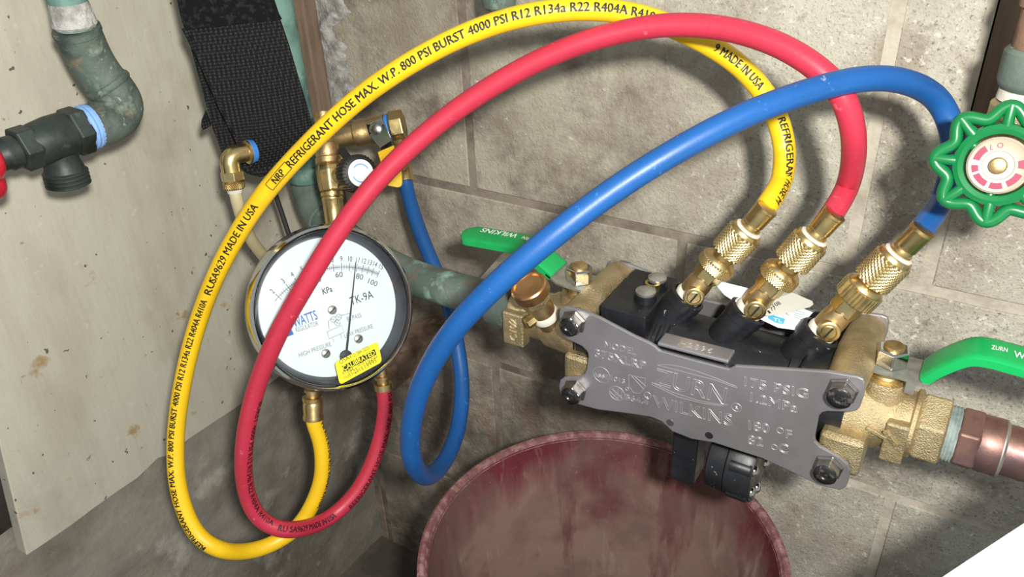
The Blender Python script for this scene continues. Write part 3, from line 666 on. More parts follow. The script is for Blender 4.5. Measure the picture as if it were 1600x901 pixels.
# fourth test cock, on the inlet valve, capped
tb = Y(852, 492, -.178); tt = tb + (D(815, 428, .53) - tb).normalized() * .038; ta = (tt - tb).normalized()
print('cap cock', tb, tt)
tc4 = part(lv, 'test_cock', MB().lathe(tb, ta, [(.0080, -.010), (.0086, .002), (.0088, .010), (.0080, .013), (.0080, .020)], 28), M['brass_old'])
part(tc4, 'thread_tape', MB().lathe(tb, ta, [(.0094, -.002), (.0098, .0015), (.0088, .004)], 26), M['teflon'])
part(tc4, 'hex', MB().lathe(tb, ta, [(.0086, .014), (.0098, .015), (.0098, .023), (.0090, .024)], 6), M['brass_cast'], smooth=False, bevel=.0005)
part(tc4, 'cap', MB().lathe(tb, ta, [(.0095, .023), (.0128, .024), (.0128, .031), (.0118, .032), (.0105, .032), (.0098, .0305), (.0, .0295)], 36, cap1=False), M['copper_bright'], label='bright copper-coloured cap')
vd = (CAM - tb); vd = (vd - ta * vd.dot(ta)).normalized(); vd = (vd * .6 - EX * .7); vd = (vd - ta * vd.dot(ta)).normalized()
part(tc4, 'stem', MB().lathe(tb + ta * .004, vd, [(.0046, .004), (.0046, .014), (.0030, .015)], 8), M['brass'], smooth=False)

# right valve
xr0, xr1 = .566, axx(1432)
rvt = thing('ball_valve', ax((xr0 + xr1) / 2) - EZ * .02, 'brass ball valve with green lever pointing right, on the outlet side', 'valve', 'green lever ball valves')
Lr = xr1 - xr0
part(rvt, 'body', MB().lathe(ax(xr0), EX, [(.0225, -.004), (.0230, .004), (.0215, .012), (.0212, Lr * .50), (.0190, Lr * .60), (.0188, Lr * .78), (.0182, Lr * .8), (.0182, Lr)], 40), M['brass_cast'])
for (px, py) in [(1316, 610), (1294, 729)]:
    c = Y(px, py, YF)
    part(rvt, 'yoke_arm', MB().lathe(V((c.x, YF + .0028, c.z)), EY, [(.0105, 0), (.0110, .012), (.0120, .035), (.0112, .056), (.0105, YB - YF - .0030)], 28), M['brass_cast'])
cR = Y(1294, 729, YF); part(rvt, 'yoke_web', MB().box((cR.x + .004, AY - .001, (AZ + cR.z) / 2 - .003), .0125, .031, .013), M['brass_cast'], smooth=False, bevel=.003)
part(rvt, 'wrench_boss', MB().box((axx(1408), AY - .0155, AZ - .003), .0060, .006, .0135), M['brass_cast'], smooth=False, bevel=.0012)
mb = MB(); c = Y(1348, 664, AY - .0205); mb.box(c + V((.008, -.0012, -.0015)), .006, .0012, .0012, V((.95, 0, -.3)).normalized(), EY, V((.3, 0, .95)).normalized()); mb.box(c + V((.0155, -.001, -.0022)), .0052, .0012, .0014, V((.7, 0, -.7)).normalized(), EY, V((.7, 0, .7)).normalized())
part(rvt, 'flow_arrow', mb, M['brass_cast'], smooth=False, bevel=.0004)
sxr = Y(1383, 600, AY).x; ztr = Y(1384, 567, AY).z
stem_parts(rvt, sxr, ztr)
hp = [V((sxr - .013, AY, ztr)), V((sxr, AY, ztr)), V((sxr + .014, AY, ztr)), V((sxr + .022, AY, ztr + .0005))]
part(rvt, 'handle_plate', grip(MB(), hp, .0120, .0012), M['zinc'])
part(rvt, 'stop_tab', MB().box((sxr + .013, AY - .010, ztr - .0045), .0025, .0012, .0045), M['zinc'], smooth=False, bevel=.0004)
g1 = [V((sxr + .019, AY, ztr + .001)), Y(1475, 565, AY), Y(1515, 550, AY), Y(1545, 551, AY), Y(1580, 560, AY), Y(1650, 579, AY), Y(1720, 598, AY)]
gr = part(rvt, 'lever_grip', grip(MB(), smooth_path(g1, 5), .0118, .0036), M['green_vinyl'], label='green vinyl lever grip')
mb = MB(); a_, b_ = Y(1548, 558, AY - .003), Y(1572, 564, AY - .003); n_ = (Y(1650, 579, AY) - Y(1580, 560, AY)).cross(EY); n_ = n_ if n_.z > 0 else -n_
put2(mb, 'ZURN', Y(1545, 553, AY) - EY * .002, Y(1570, 558, AY) - EY * .002, n_, .0042, lift=.0047, offset=.01)
put2(mb, 'WILKINS', Y(1580, 562, AY) - EY * .004, Y(1645, 579, AY) - EY * .004, n_, .0062, lift=.0047, offset=.01)
part(gr, 'lever_print', mb, M['white_print'])

# hex union, threads and copper on the outlet
xh0, xh1, xt, xc0, xc1, xs = axx(1434), axx(1478), axx(1494), axx(1494), axx(1530), axx(1566)
part(rvt, 'union_nut', MB().lathe(ax(xh0), EX, [(.0195, -.001), (.0215, .001), (.0215, (xh1 - xh0) - .001), (.0185, xh1 - xh0)], 6, ph=.45), M['brass_cast'], smooth=False, bevel=.001)
part(rvt, 'union_flange', MB().lathe(ax(xh0 - .004), EX, [(.0190, 0), (.0205, .001), (.0205, .003), (.0190, .004)], 40), M['brass_cast'])
cpt = thing('outlet_pipe', ax(xs), 'brown copper outlet pipe with soldered hex adapter at the right edge', 'pipe')
tp = []; h = 0
while h < xt - xh1 + .0005: tp += [(.0166, h), (.0160, h + .0009)]; h += .0018
part(cpt, 'thread', MB().lathe(ax(xh1 - .0005), EX, tp, 40), M['pipe_dope'], label='male thread smeared with grey-green pipe dope')
part(cpt, 'hex_adapter', MB().lathe(ax(xc0), EX, [(.0160, 0), (.0186, .001), (.0186, xc1 - xc0 - .001), (.0172, xc1 - xc0)], 6, ph=.35), M['copper'], smooth=False, bevel=.0009)
part(cpt, 'sleeve', MB().lathe(ax(xc1 - .002), EX, [(.0155, 0), (.0163, .003), (.0163, xs - xc1 + .001), (.0158, xs - xc1 + .002)], 40), M['copper'])
part(cpt, 'solder_ring', MB().lathe(ax(xs - .0005), EX, [(.0162, -.0003), (.0163, .0003), (.0147, .0016)], 40), M['zinc'], label='dull solder ring')
part(cpt, 'pipe', MB().tube([ax(xs - .005), ax(xs + .1), ax(xs + .3)], .0145, 40), M['copper'])

# ================================================================== HOSES
HR = .0066
class Hose:
    def __init__(s, ctrl, it=6):
        P = smooth_path([D(*c) for c in ctrl], 10)
        for _ in range(it): P = [P[0]] + [(P[i - 1] + P[i] * 2 + P[i + 1]) / 4 for i in range(1, len(P) - 1)] + [P[-1]]
        s.p = P; s.s = [0.0]
        for a, b in zip(P[:-1], P[1:]): s.s.append(s.s[-1] + (b - a).length)
    def at(s, t):
        t = max(0, min(s.s[-1] - 1e-6, t)); lo_, hi_ = 0, len(s.s) - 1
        while hi_ - lo_ > 1:
            md = (lo_ + hi_) // 2
            if s.s[md] <= t: lo_ = md
            else: hi_ = md
        k = (t - s.s[lo_]) / (s.s[hi_] - s.s[lo_]); p = s.p[lo_].lerp(s.p[hi_], k)
        a = s.p[max(0, lo_ - 2)]; b = s.p[min(len(s.p) - 1, hi_ + 2)]
        return p, (b - a).normalized()
    def near(s, px, py, lo_=0.0, hi_=1.0):
        best = None
        for i, p in enumerate(s.p):
            if not lo_ <= i / (len(s.p) - 1) <= hi_: continue
            v = p - CAM; x = 800 + FPX * v.dot(RT) / v.dot(FW); y = 450.5 - FPX * v.dot(UP) / v.dot(FW)
            d = (x - px) ** 2 + (y - py) ** 2
            if best is None or d < best[0]: best = (d, s.s[i])
        return best[1]
    def write(s, mb, text, a, b, al0, al1, height, offset=0.0):
        vs, fs, wd = txt(text, 0, offset, True, 2); k = height / .7; out = []
        for v in vs:
            u = v.x / wd; t = a + (b - a) * u; p, T = s.at(t)
            c = CAM - p; c = (c - T * c.dot(T)).normalized(); sd = c.cross(T)
            al = al0 + (al1 - al0) * u + (v.y - .35) * k / HR
            out.append(p + (c * math.cos(al) + sd * math.sin(al)) * (HR + .00012))
        mb.add(out, fs)
        for sh in (.00022, -.00022):        # heavier strokes
            o2 = []
            for v in vs:
                u = v.x / wd; t = a + sh + (b - a) * u; p, T = s.at(t)
                c = CAM - p; c = (c - T * c.dot(T)).normalized(); sd = c.cross(T)
                al = al0 + (al1 - al0) * u + (v.y - .35) * k / HR + sh / HR * .6
                o2.append(p + (c * math.cos(al) + sd * math.sin(al)) * (HR + .00012))
            mb.add(o2, fs)

Ctip = {k: v[1] for k, v in COCKS.items()}
YC = [(489.5, 648, .66), (491, 660, .662), (503, 700, .672), (501, 755, .682), (472, 815, .688), (430, 847, .682), (385, 861, .667), (340, 857, .64), (303, 828, .635), (279, 765, .63), (274, 690, .625), (284, 605, .615), (307, 510, .60), (345, 413, .575), (405, 313, .545), (480, 228, .52), (570, 146, .50), (680, 76, .485), (790, 31, .475), (900, 14, .47), (1000, 24, .475), (1090, 60, .485), (1160, 106, .49), (1206, 165, .487), (1226, 230, .485), (1221, 285, .495), (1207, 313, .50)]
RC = [(1311, 326, .487), (1330, 272, .458), (1334, 212, .43), (1316, 150, .418), (1271, 102, .42), (1200, 63, .43), (1110, 41, .445), (1010, 42, .46), (900, 70, .475), (800, 116, .49), (700, 181, .505), (610, 260, .515), (540, 345, .522), (480, 440, .532), (430, 530, .55), (396, 620, .575), (381, 700, .595), (384, 765, .62), (406, 810, .635), (452, 828, .645), (510, 812, .68), (560, 765, .69), (590, 700, .69), (602, 640, .685), (599, 602, .68)]
BC = [(633, 278, .747), (637, 300, .745), (650, 345, .735), (672, 402, .725), (697, 462, .715), (713, 530, .705), (722, 600, .695), (716, 668, .672), (695, 720, .63), (668, 745, .58), (646, 725, .53), (641, 680, .505), (652, 620, .48), (680, 558, .455), (720, 502, .435), (775, 445, .42), (850, 380, .41), (940, 310, .405), (1040, 245, .40), (1150, 186, .40), (1250, 147, .405), (1340, 124, .41), (1410, 126, .42), (1463, 153, .435), (1488, 205, .44), (1488, 262, .45), (1471, 317, .46), (1452, 346, .466)]
def hose_thing(name, ctrl, mat, label, cock_key, cock_first):
    e = COCKS[cock_key]; tip = e[0] + e[2] * (181 * e[3])
    h = Hose(ctrl)
    # run the hose straight into its crimp sleeve
    pts = h.p[:]
    ins = [tip - e[2] * .008, tip + e[2] * .002]
    if cock_first: pts = ins + [q for q in pts if (q - tip).dot(e[2]) > .006 or (q - tip).length > .12]
    else: pts = [q for q in pts if (q - tip).dot(e[2]) > .006 or (q - tip).length > .12] + ins[::-1]
    for _ in range(3): pts = [pts[0]] + [(pts[i - 1] + pts[i] * 2 + pts[i + 1]) / 4 for i in range(1, len(pts) - 1)] + [pts[-1]]
    h.p = pts; h.s = [0.0]
    for a, b in zip(pts[:-1], pts[1:]): h.s.append(h.s[-1] + (b - a).length)
    t = thing(name, tip, label, 'hose', 'test gauge hoses')
    tube = part(t, 'hose_tube', MB().tube(h.p, HR, 28), M[mat], smooth=60)
    hose_end(t, e[0], e[2], e[3])
    return t, tube, h
yt, ytube, hy = hose_thing('test_hose', YC, 'hose_yellow', 'yellow rubber test hose arching furthest left, printed in black', 'yellow', False)
rt_, rtube, hr = hose_thing('test_hose', RC, 'hose_red', 'red rubber test hose crossing in front of the gauge dial', 'red', True)
bt, btube, hbq = hose_thing('test_hose', BC, 'hose_blue', 'blue rubber test hose with a narrow loop above the bucket', 'blue', False)
# gauge-side crimp sleeves
def sleeve(par, h, first, r0=.0072, L=.020, r1=.0078):
    p, T = h.at(0 if first else h.s[-1]); a = -T if first else T
    o = p - a * .004
    part(par, 'crimp_sleeve', MB().lathe(o, a, [(.0068, 0), (r1, .0006), (r1, .003), (r0, .0045), (r0 * 1.04, L - .006), (r0 * .92, L - .004), (r1, L - .003), (r1, L), (r0 * .9, L + .0005)], 18), M['brass'], smooth=30)
    part(par, 'nipple', MB().lathe(o + a * L, a, [(.0050, 0), (.0050, .004), (.0066, .0045), (.0066, .0065), (.0045, .007), (.0045, .03)], 20), M['brass_old'])
sleeve(yt, hy, True, .0078, .020, .0084); sleeve(rt_, hr, False, .0066, .006, .0078)
sleeve(bt, hbq, True, .0074, .022, .0078)
# printing
TXT1 = 'REFRIGERANT HOSE MAX. W.P. 800 PSI BURST 4000 PSI R12 R134a R22 R404A R410A'
mb = MB(); N = hy.near; E_ = .0052
mb = MB(); hy.write(mb, 'PSI R12 R134a R22 R404A R410A', N(496, 660, 0, .3), N(497, 790, 0, .3), 1.15, 1.15, .0042); part(ytube, 'hose_print', mb, M['print_black'], smooth=False)
mb = MB(); hy.write(mb, TXT1, N(322, 852, 0, .5), N(330, 462, .1, .6), .85, .15, .0046); part(ytube, 'hose_print', mb, M['print_black'], smooth=False)
mb = MB(); hy.write(mb, 'SA9629 MADE IN USA', N(347, 435, .2, .6), N(413, 318, .2, .6), .1, .1, .0050); part(ytube, 'hose_print', mb, M['print_black'], smooth=False)
mb = MB(); hy.write(mb, 'RU', N(338, 452, .2, .6), N(344, 440, .2, .6), .1, .1, .0050); part(ytube, 'hose_print', mb, M['print_black'], smooth=False)
mb = MB()
mb = MB(); hy.write(mb, 'NRP', N(440, 287, .2, .7), N(457, 263, .2, .7), .05, .05, .0046); part(ytube, 'hose_print', mb, M['print_black'], smooth=False)
mb = MB(); hy.write(mb, TXT1, N(463, 257, .2, .8), N(1037, 24, .4, .9), .02, .3, .0052); part(ytube, 'hose_print', mb, M['print_black'], smooth=False)
mb = MB(); hy.write(mb, '9 MADE IN USA', N(1110, 72, .6, 1), N(1202, 132, .6, 1), .15, .15, .0050); part(ytube, 'hose_print', mb, M['print_black'], smooth=False)
mb = MB(); hy.write(mb, 'P REFRIGERANT HOSE M', N(1219, 172, .6, 1), N(1211, 316, .7, 1), .35, .75, .0046); part(ytube, 'hose_print', mb, M['print_black'], smooth=False)
# little boxed mark before the lettering
mb = MB(); s0, s1 = N(438, 290, .2, .7), N(459, 260, .2, .7); fr_ = [(s0, -.42), (s1, -.42), (s1, .52), (s0, .52), (s0, -.42)]; pp = []
for (a, al), (b, be) in zip(fr_[:-1], fr_[1:]):
    for k in range(8):
        u = k / 8; p, T = hy.at(a + (b - a) * u); c = CAM - p; c = (c - T * c.dot(T)).normalized(); sd = c.cross(T); g_ = al + (be - al) * u
        pp.append(p + (c * math.cos(g_) + sd * math.sin(g_)) * (HR + .0001))
mb.tube(pp, .0003, 5, closed=True); part(ytube, 'print_mark', mb, M['print_dim'])
mb = MB(); N = hr.near
mb = MB(); hr.write(mb, 'BURST 4000 PSI R12 R134a R22 R404A R410A', N(404, 620, .5, .9), N(425, 820, .5, .95), 1.1, .35, .0042); part(rtube, 'hose_print', mb, M['print_red'], smooth=False)
mb = MB(); hr.write(mb, 'RU SA9629 MADE IN USA', N(430, 824, .5, .95), N(522, 806, .5, 1), .1, -.15, .0046); part(rtube, 'hose_print', mb, M['print_red'], smooth=False)
mb = MB(); hr.write(mb, 'REFRIGERANT HOSE MAX. W.P. 800 PSI B', N(545, 785, .5, 1), N(600, 603, .7, 1), -.75, -.75, .0042); part(rtube, 'hose_print', mb, M['print_red'], smooth=False)

# ================================================================== GAUGE
GP = D(522, 481, .592); tc_ = (CAM - GP).normalized()
gn = (tc_ * math.cos(math.radians(19)) + RT * math.sin(math.radians(19)) - UP * .06).normalized()
gx = (RT - gn * RT.dot(gn)).normalized(); gy = gn.cross(gx)
ca, sa = math.cos(math.radians(19)), math.sin(math.radians(19)); GX = gx * ca + gy * sa; GY = gy * ca - gx * sa
RO = .0618; GS_ = RO / .0740
ga = thing('pressure_gauge', GP - GY * RO, 'round differential pressure gauge with white dial, chrome bezel and yellow calibration sticker', 'gauge')
part(ga, 'case', MB().lathe(GP, gn, [(r_ * GS_, h_) for r_, h_ in [(.046, -.034), (.060, -.032), (.0640, -.028), (.0660, -.018), (.0660, -.012)]], 72), M['case_black'])
part(ga, 'bezel', MB().lathe(GP, gn, [(r_ * GS_, h_) for r_, h_ in [(.0690, -.0105), (.0734, -.0100), (.0744, -.0080), (.0738, -.006), (.0738, .000), (.0728, .004), (.0706, .0055), (.0690, .004), (.0684, .000), (.0680, -.004)]], 96, cap0=False, cap1=False), M['chrome'])
part(ga, 'inner_ring', MB().lathe(GP, gn, [(r_ * GS_, h_) for r_, h_ in [(.0682, .001), (.0655, -.002), (.0635, -.0075), (.0625, -.0105)]], 96, cap0=False, cap1=False), M['case_black'])
DP = GP - gn * .0102
dial = part(ga, 'dial', MB().lathe(DP, gn, [(r_ * GS_, h_) for r_, h_ in [(.0640, -.001), (.0640, 0)]], 96), M['dial'], smooth=False)
def G(px, py, lift=0.0): return onp(px, py, DP + gn * lift, gn)
mb = MB(); mg = MB(); mbl = MB()
piv = G(539, 556)
def pol(p): q = p - piv; return math.atan2(q.dot(GX), q.dot(GY)), q.length
lab = {2: (430, 459), 3: (445, 442), 8: (519, 404), 9: (533, 402), 10: (547, 403), 11: (559, 405), 12: (569, 407), 13: (578, 410), 14: (586, 413), 15: (595, 418)}
ang = {k: pol(G(*v))[0] for k, v in lab.items()}
for k in range(4, 8): ang[k] = ang[3] + (ang[8] - ang[3]) * (k - 3) / 5
RA = sum(pol(G(*lab[k]))[1] for k in (8, 10, 12, 14)) / 4 - .0065
def dirp_(t): return GY * math.cos(t) + GX * math.sin(t)
ks = sorted(ang); fine = []
for a, b in zip(ks[:-1], ks[1:]):
    for j in range(5): fine.append((ang[a] + (ang[b] - ang[a]) * j / 5, j == 0))
fine.append((ang[15], True))
for t, major in fine:
    d = dirp_(t); sd = gn.cross(d); w2 = .00022 if major else .00014
    r0_, r1_ = RA - (.0030 if major else .0016), RA + (.0030 if major else .0016)
    mb.add([piv + d * r0_ - sd * w2 + gn * .0002, piv + d * r0_ + sd * w2 + gn * .0002, piv + d * r1_ + sd * w2 + gn * .0002, piv + d * r1_ - sd * w2 + gn * .0002], [(0, 1, 2, 3)])
arcp = [ang[2] - .06 + (ang[15] + .06 - ang[2]) * k / 80 for k in range(81)]
vs = []
for t in arcp: d = dirp_(t); vs += [piv + d * (RA - .00018) + gn * .0003, piv + d * (RA + .00018) + gn * .0003]
mb.add(vs, [(2 * i, 2 * i + 1, 2 * i + 3, 2 * i + 2) for i in range(80)])
for k, t in ang.items():
    d = dirp_(t); ex_ = -(gn.cross(d)); s_ = str(k); vs_, fs_, wd_ = txt(s_, 0, 0.0)
    wq = wd_ * .0040 / .7 * .72; put(mb, s_, piv + d * (RA + .0042) - ex_ * (wq / 2), ex_, d, gn, .0040, wq)
for s_, c in (('20', (465, 462)), ('40', (497, 441)), ('60', (530, 433)), ('80', (561, 436)), ('100', (581, 445))):
    t, r_ = pol(G(*c)); d = dirp_(t); ex_ = -(gn.cross(d)); vs_, fs_, wd_ = txt(s_, 0, 0.0); put(mb, s_, G(*c) - ex_ * (wd_ * .0042 / .7 / 2), ex_, d, gn, .0042)
put2(mb, 'KPa', G(505, 460), G(520, 455), gn, .0045, offset=.01)
put2(mb, 'TK-9A', G(549, 477), G(584, 465), gn, .0064)
put2(mg, 'HIGH PRESSURE', G(468, 558), G(518, 540), gn, .0034)
put2(mg, 'LOW PRESSURE', G(539, 528), G(583, 512), gn, .0034)
put2(mg, 'BYPASS', G(543, 502), G(565, 495), gn, .0034)
put2(mbl, 'WATTS', G(460, 512), G(497, 498), gn, .0072, offset=.008)
put2(mg, 'REGULATOR', G(463, 519), G(498, 508), gn, .0036)
mbl.add([G(*p) + gn * .0002 for p in ((441, 529), (452, 507), (459, 522))], [(0, 1, 2)]); mbl.add([G(*p) + gn * .0002 for p in ((430, 528), (444, 508), (449, 508), (439, 528))], [(0, 1, 2, 3)])
def gl_(pts, t=.0002): mg.tube([G(*p) + gn * .0003 for p in pts], t, 4)
gl_([(511, 518), (534, 508), (537, 519), (514, 529), (511, 518)]); gl_([(514, 514), (513, 501), (518, 498)]); gl_([(532, 493), (546, 489)]); gl_([(520, 529), (522, 535)]); gl_([(532, 522), (534, 529)])
for c in ((521, 499), (529, 495), (527, 504)):
    q = G(*c); mg.tube([q + (GX * math.cos(a) + GY * math.sin(a)) * .0022 + gn * .0003 for a in [k * math.pi / 8 for k in range(16)]], .00018, 4, closed=True)
    mg.tube([q - (GX + GY) * .0014 + gn * .0003, q + (GX + GY) * .0014 + gn * .0003], .00015, 4); mg.tube([q - (GX - GY) * .0014 + gn * .0003, q + (GX - GY) * .0014 + gn * .0003], .00015, 4)
part(dial, 'scale_print', mb, M['dial_ink'], smooth=False); part(dial, 'small_print', mg, M['dial_grey'], smooth=False); part(dial, 'blue_logo', mbl, M['blue_ink'], smooth=False, label='blue lettering with triangle mark')
for c in ((519, 484), (560, 529), (509, 552)):
    q = G(*c); sw = part(dial, 'dial_screw', MB().lathe(q, gn, [(.0034, 0), (.0034, .0008), (.0026, .0014), (0, .0015)], 22, cap1=False), M['zinc'])
    part(sw, 'slot', MB().box(q + gn * .0015, .0028, .0004, .0003, (GX + GY * .5).normalized(), gn.cross((GX + GY * .5).normalized()), gn), M['black_rubber'], smooth=False)
tipn = G(556, 409, .003); pv = G(541, 553, .003); dn = (tipn - pv).normalized(); sn = gn.cross(dn)
nd = part(ga, 'needle', MB().prism([pv - sn * .0009 - dn * .004, pv + sn * .0009 - dn * .004, tipn + sn * .00025, tipn - sn * .00025], gn * .0005), M['dial_ink'], smooth=False)
mb = MB(); hb_ = G(540, 556, .0025)
mb.lathe(hb_, gn, [(.0046, 0), (.0046, .002), (.004, .0024)], 26); mb.prism([hb_ - sn * .004 - dn * .002, hb_ + sn * .004 - dn * .002, hb_ + sn * .0062 - dn * .024, hb_ - sn * .0062 - dn * .024], gn * .001)
part(nd, 'counterweight', mb, M['dial_ink'])
part(ga, 'glass', MB().lathe(GP, gn, [(.0686 * GS_, .0005), (.0686 * GS_, .0020)], 72), M['glass'], smooth=False)
# yellow sticker stuck on the glass
def GS(px, py, l=.0023): return onp(px, py, GP + gn * l, gn)
cs = [GS(523, 566), GS(531, 601), GS(597, 565), GS(590, 533)]; rr_ = []
for i in range(4):
    a, b, c = cs[i - 1], cs[i], cs[(i + 1) % 4]; u_ = (a - b).normalized() * .003; w2 = (c - b).normalized() * .003
    rr_ += [b + u_ * (1 - k / 4) ** 2 + w2 * (k / 4) ** 2 for k in range(5)]
stk = part(ga, 'calibration_sticker', MB().prism(rr_, gn * .0002), M['sticker'], smooth=False, label='yellow sticker with black lettering')
mb = MB(); L_ = .00035
put2(mb, 'OSA', GS(532, 569), GS(546, 560), gn, .0032, L_); put2(mb, '(412) 384-2225', GS(546, 561), GS(577, 545), gn, .0027, L_)
bar = [GS(534, 572), GS(537, 580.5), GS(588, 553.5), GS(585, 545)]; mb.prism([p + gn * .0001 for p in bar], gn * .0002)
put2(mb, 'BY', GS(536, 585), GS(542, 582), gn, .0022, L_); put2(mb, 'RD', GS(544, 582), GS(552, 577), gn, .0040, L_, offset=.01); put2(mb, 'DATE', GS(558, 574), GS(568, 569), gn, .0022, L_); put2(mb, '11-23-22', GS(569, 569), GS(590, 557), gn, .0034, L_)
put2(mb, 'DUE', GS(538, 592), GS(547, 588), gn, .0022, L_); put2(mb, '11-23', GS(548, 588), GS(560, 580), gn, .0036, L_, offset=.012); put2(mb, 'ID', GS(561, 580), GS(566, 577), gn, .0022, L_); put2(mb, '119995', GS(567, 578), GS(589, 565), gn, .0034, L_)
part(stk, 'sticker_print', mb, M['print_black'], smooth=False)
mb = MB(); put2(mb, 'CALIBRATED', GS(537, 579), GS(586, 553), gn, .0036, .0006, offset=.012); part(stk, 'sticker_title', mb, M['sticker'], smooth=False)

# ================================================================== HANGING STRAP (black webbing)
PP = D(400, 130, .60); pnv = V((CAM.x - PP.x, CAM.y - PP.y, 0)).normalized(); pnv = (pnv + V((.10, -.05, .12))).normalized()
def Q(px, py, l=0.0): return onp(px, py, PP + pnv * l, pnv)
ps = thing('hanging_strap', Q(420, 260), 'black woven nylon hanging strap with hook-and-loop flap', 'strap')
def slab(pts, th, nx=24, ny=40, bulge=.0, wob=.0006):
    """quad-ish cloth slab from 4 boundary polylines given as left and right edges (lists of pixel pts) with lift"""
    L_, R_ = pts; mb = MB(); fr = []; bk_ = []
    def samp(e, t):
        t *= len(e) - 1; i = min(int(t), len(e) - 2); k = t - i; return tuple(e[i][j] + (e[i + 1][j] - e[i][j]) * k for j in range(3))
    for j in range(ny + 1):
        a, b = samp(L_, j / ny), samp(R_, j / ny)
        for i in range(nx + 1):
            u = i / nx; x, y, l = (a[q] + (b[q] - a[q]) * u for q in range(3))
            l += bulge * math.sin(math.pi * u) * math.sin(math.pi * min(1, (j / ny) * 1.0)) + wob * noise.noise(V((x * .03, y * .03, 1)))
            fr.append(Q(x, y, l)); bk_.append(Q(x, y, l) - pnv * th)
    n = len(fr); mb.v = fr + bk_
    for j in range(ny):
        for i in range(nx):
            a = j * (nx + 1) + i; mb.f += [(a, a + 1, a + nx + 2, a + nx + 1), (n + a, n + a + nx + 1, n + a + nx + 2, n + a + 1)]
    for j in range(ny):
        a = j * (nx + 1); b = a + nx; mb.f += [(a, a + nx + 1, n + a + nx + 1, n + a), (b, n + b, n + b + nx + 1, b + nx + 1)]
    for i in range(nx):
        a = i; b = ny * (nx + 1) + i; mb.f += [(a, n + a, n + a + 1, a + 1), (b, b + 1, n + b + 1, n + b)]
    return mb
part(ps, 'back_webbing', slab(([(240, -190, -.012), (279, 0, -.012), (305, 100, -.012), (332, 200, -.012), (349, 245, -.012)], [(352, -190, -.012), (378, 0, -.012), (392, 100, -.012), (405, 200, -.012), (412, 262, -.012)]), .002), M['webbing'])
part(ps, 'front_webbing', slab(([(289, 38, .0), (312, 90, .002), (342, 160, .004), (372, 220, .003), (385, 246, -.001), (400, 269, -.008)], [(437, 26, .0), (452, 70, .002), (468, 125, .003), (482, 170, .002), (489, 200, -.002), (478, 236, -.009)]), .0025, bulge=.004), M['webbing'])
part(ps, 'flap', slab(([(236, -190, .003), (276, 0, .003), (284, 34, .003), (289, 47, .0025)], [(374, -190, .003), (429, 0, .003), (436, 21, .003), (441, 30, .0025)]), .003, ny=16), M['velcro'], label='fuzzy hook-and-loop flap')
part(ps, 'side_binding', MB().tube([Q(*p) for p in [(287, 44, .001), (312, 92, .001), (342, 162, .001), (372, 222, -.001), (384, 246, -.004)]], .0016, 10), M['webbing'])
tb_ = MB().prism([Q(322, 172, -.010), Q(331, 196, -.010), Q(318, 204, -.006), Q(314, 198, -.004), Q(315, 188, -.006)], -pnv * .004); part(ps, 'tab', tb_, M['webbing'], bevel=.001)
part(ps, 'bottom_hem', MB().tube([Q(*p) for p in [(372, 250, -.012), (390, 266, -.008), (405, 270, -.007), (440, 255, -.006), (478, 237, -.009)]], .0035, 10), M['webbing'])

# thin black cord running down behind
solo('black_cord', MB().tube(smooth_path([D(412, 255, .70), D(424, 285, .71), D(436, 320, .715), D(450, 362, .72), D(460, 390, .72)], 6), .0022, 10), M['black_cord'], D(450, 362, .72), 'thin black cord hanging between strap and gauge', 'cord')

# clear bleed tube with brass elbow
e0, e1, e2 = D(394, 236, .612), D(357, 243, .600), D(366, 292, .608)
bl = thing('bleed_tube', e2, 'cloudy clear plastic bleed tube under a brass elbow beside the strap', 'hose')
dn1 = (e0 - e1).normalized(); dn2 = (e2 - e1).normalized()
part(bl, 'elbow', MB().tube([e0, e0.lerp(e1, .5)] + bez([e0.lerp(e1, .5), e1, e1.lerp(e2, .3)], 10)[1:] + [e1.lerp(e2, .55)], .0072, 24), M['brass'])
part(bl, 'elbow_flange', MB().lathe(e0.lerp(e1, .28), dn1, [(.0074, 0), (.0090, .0006), (.0090, .003), (.0074, .0036)], 26), M['brass'])
part(bl, 'thread_tape', MB().lathe(e0.lerp(e1, .2), dn1, [(.0085, 0), (.0092, .001), (.0084, .005), (.0070, .006)], 24), M['blue_tape_dark'])
part(bl, 'compression_hex', MB().lathe(e1.lerp(e2, .5), dn2, [(.0078, 0), (.0088, .0006), (.0088, .0068), (.0080, .0075)], 6), M['brass'], smooth=False, bevel=.0004)
part(bl, 'knurled_nut', MB().knurl(e1.lerp(e2, .5) + dn2 * .0075, dn2, .0082, 0, .006, .0005, 30, 2), M['brass'])
part(bl, 'ferrule', MB().lathe(e2, dn2, [(.0062, -.008), (.0058, .004), (.0050, .005)], 20), M['teflon'])
part(bl, 'tube', MB().tube(smooth_path([e2, D(371, 315, .612), D(380, 345, .625), D(393, 375, .645), D(416, 405, .675), D(432, 425, .69)], 6), .0048, 18), M['tubing'])

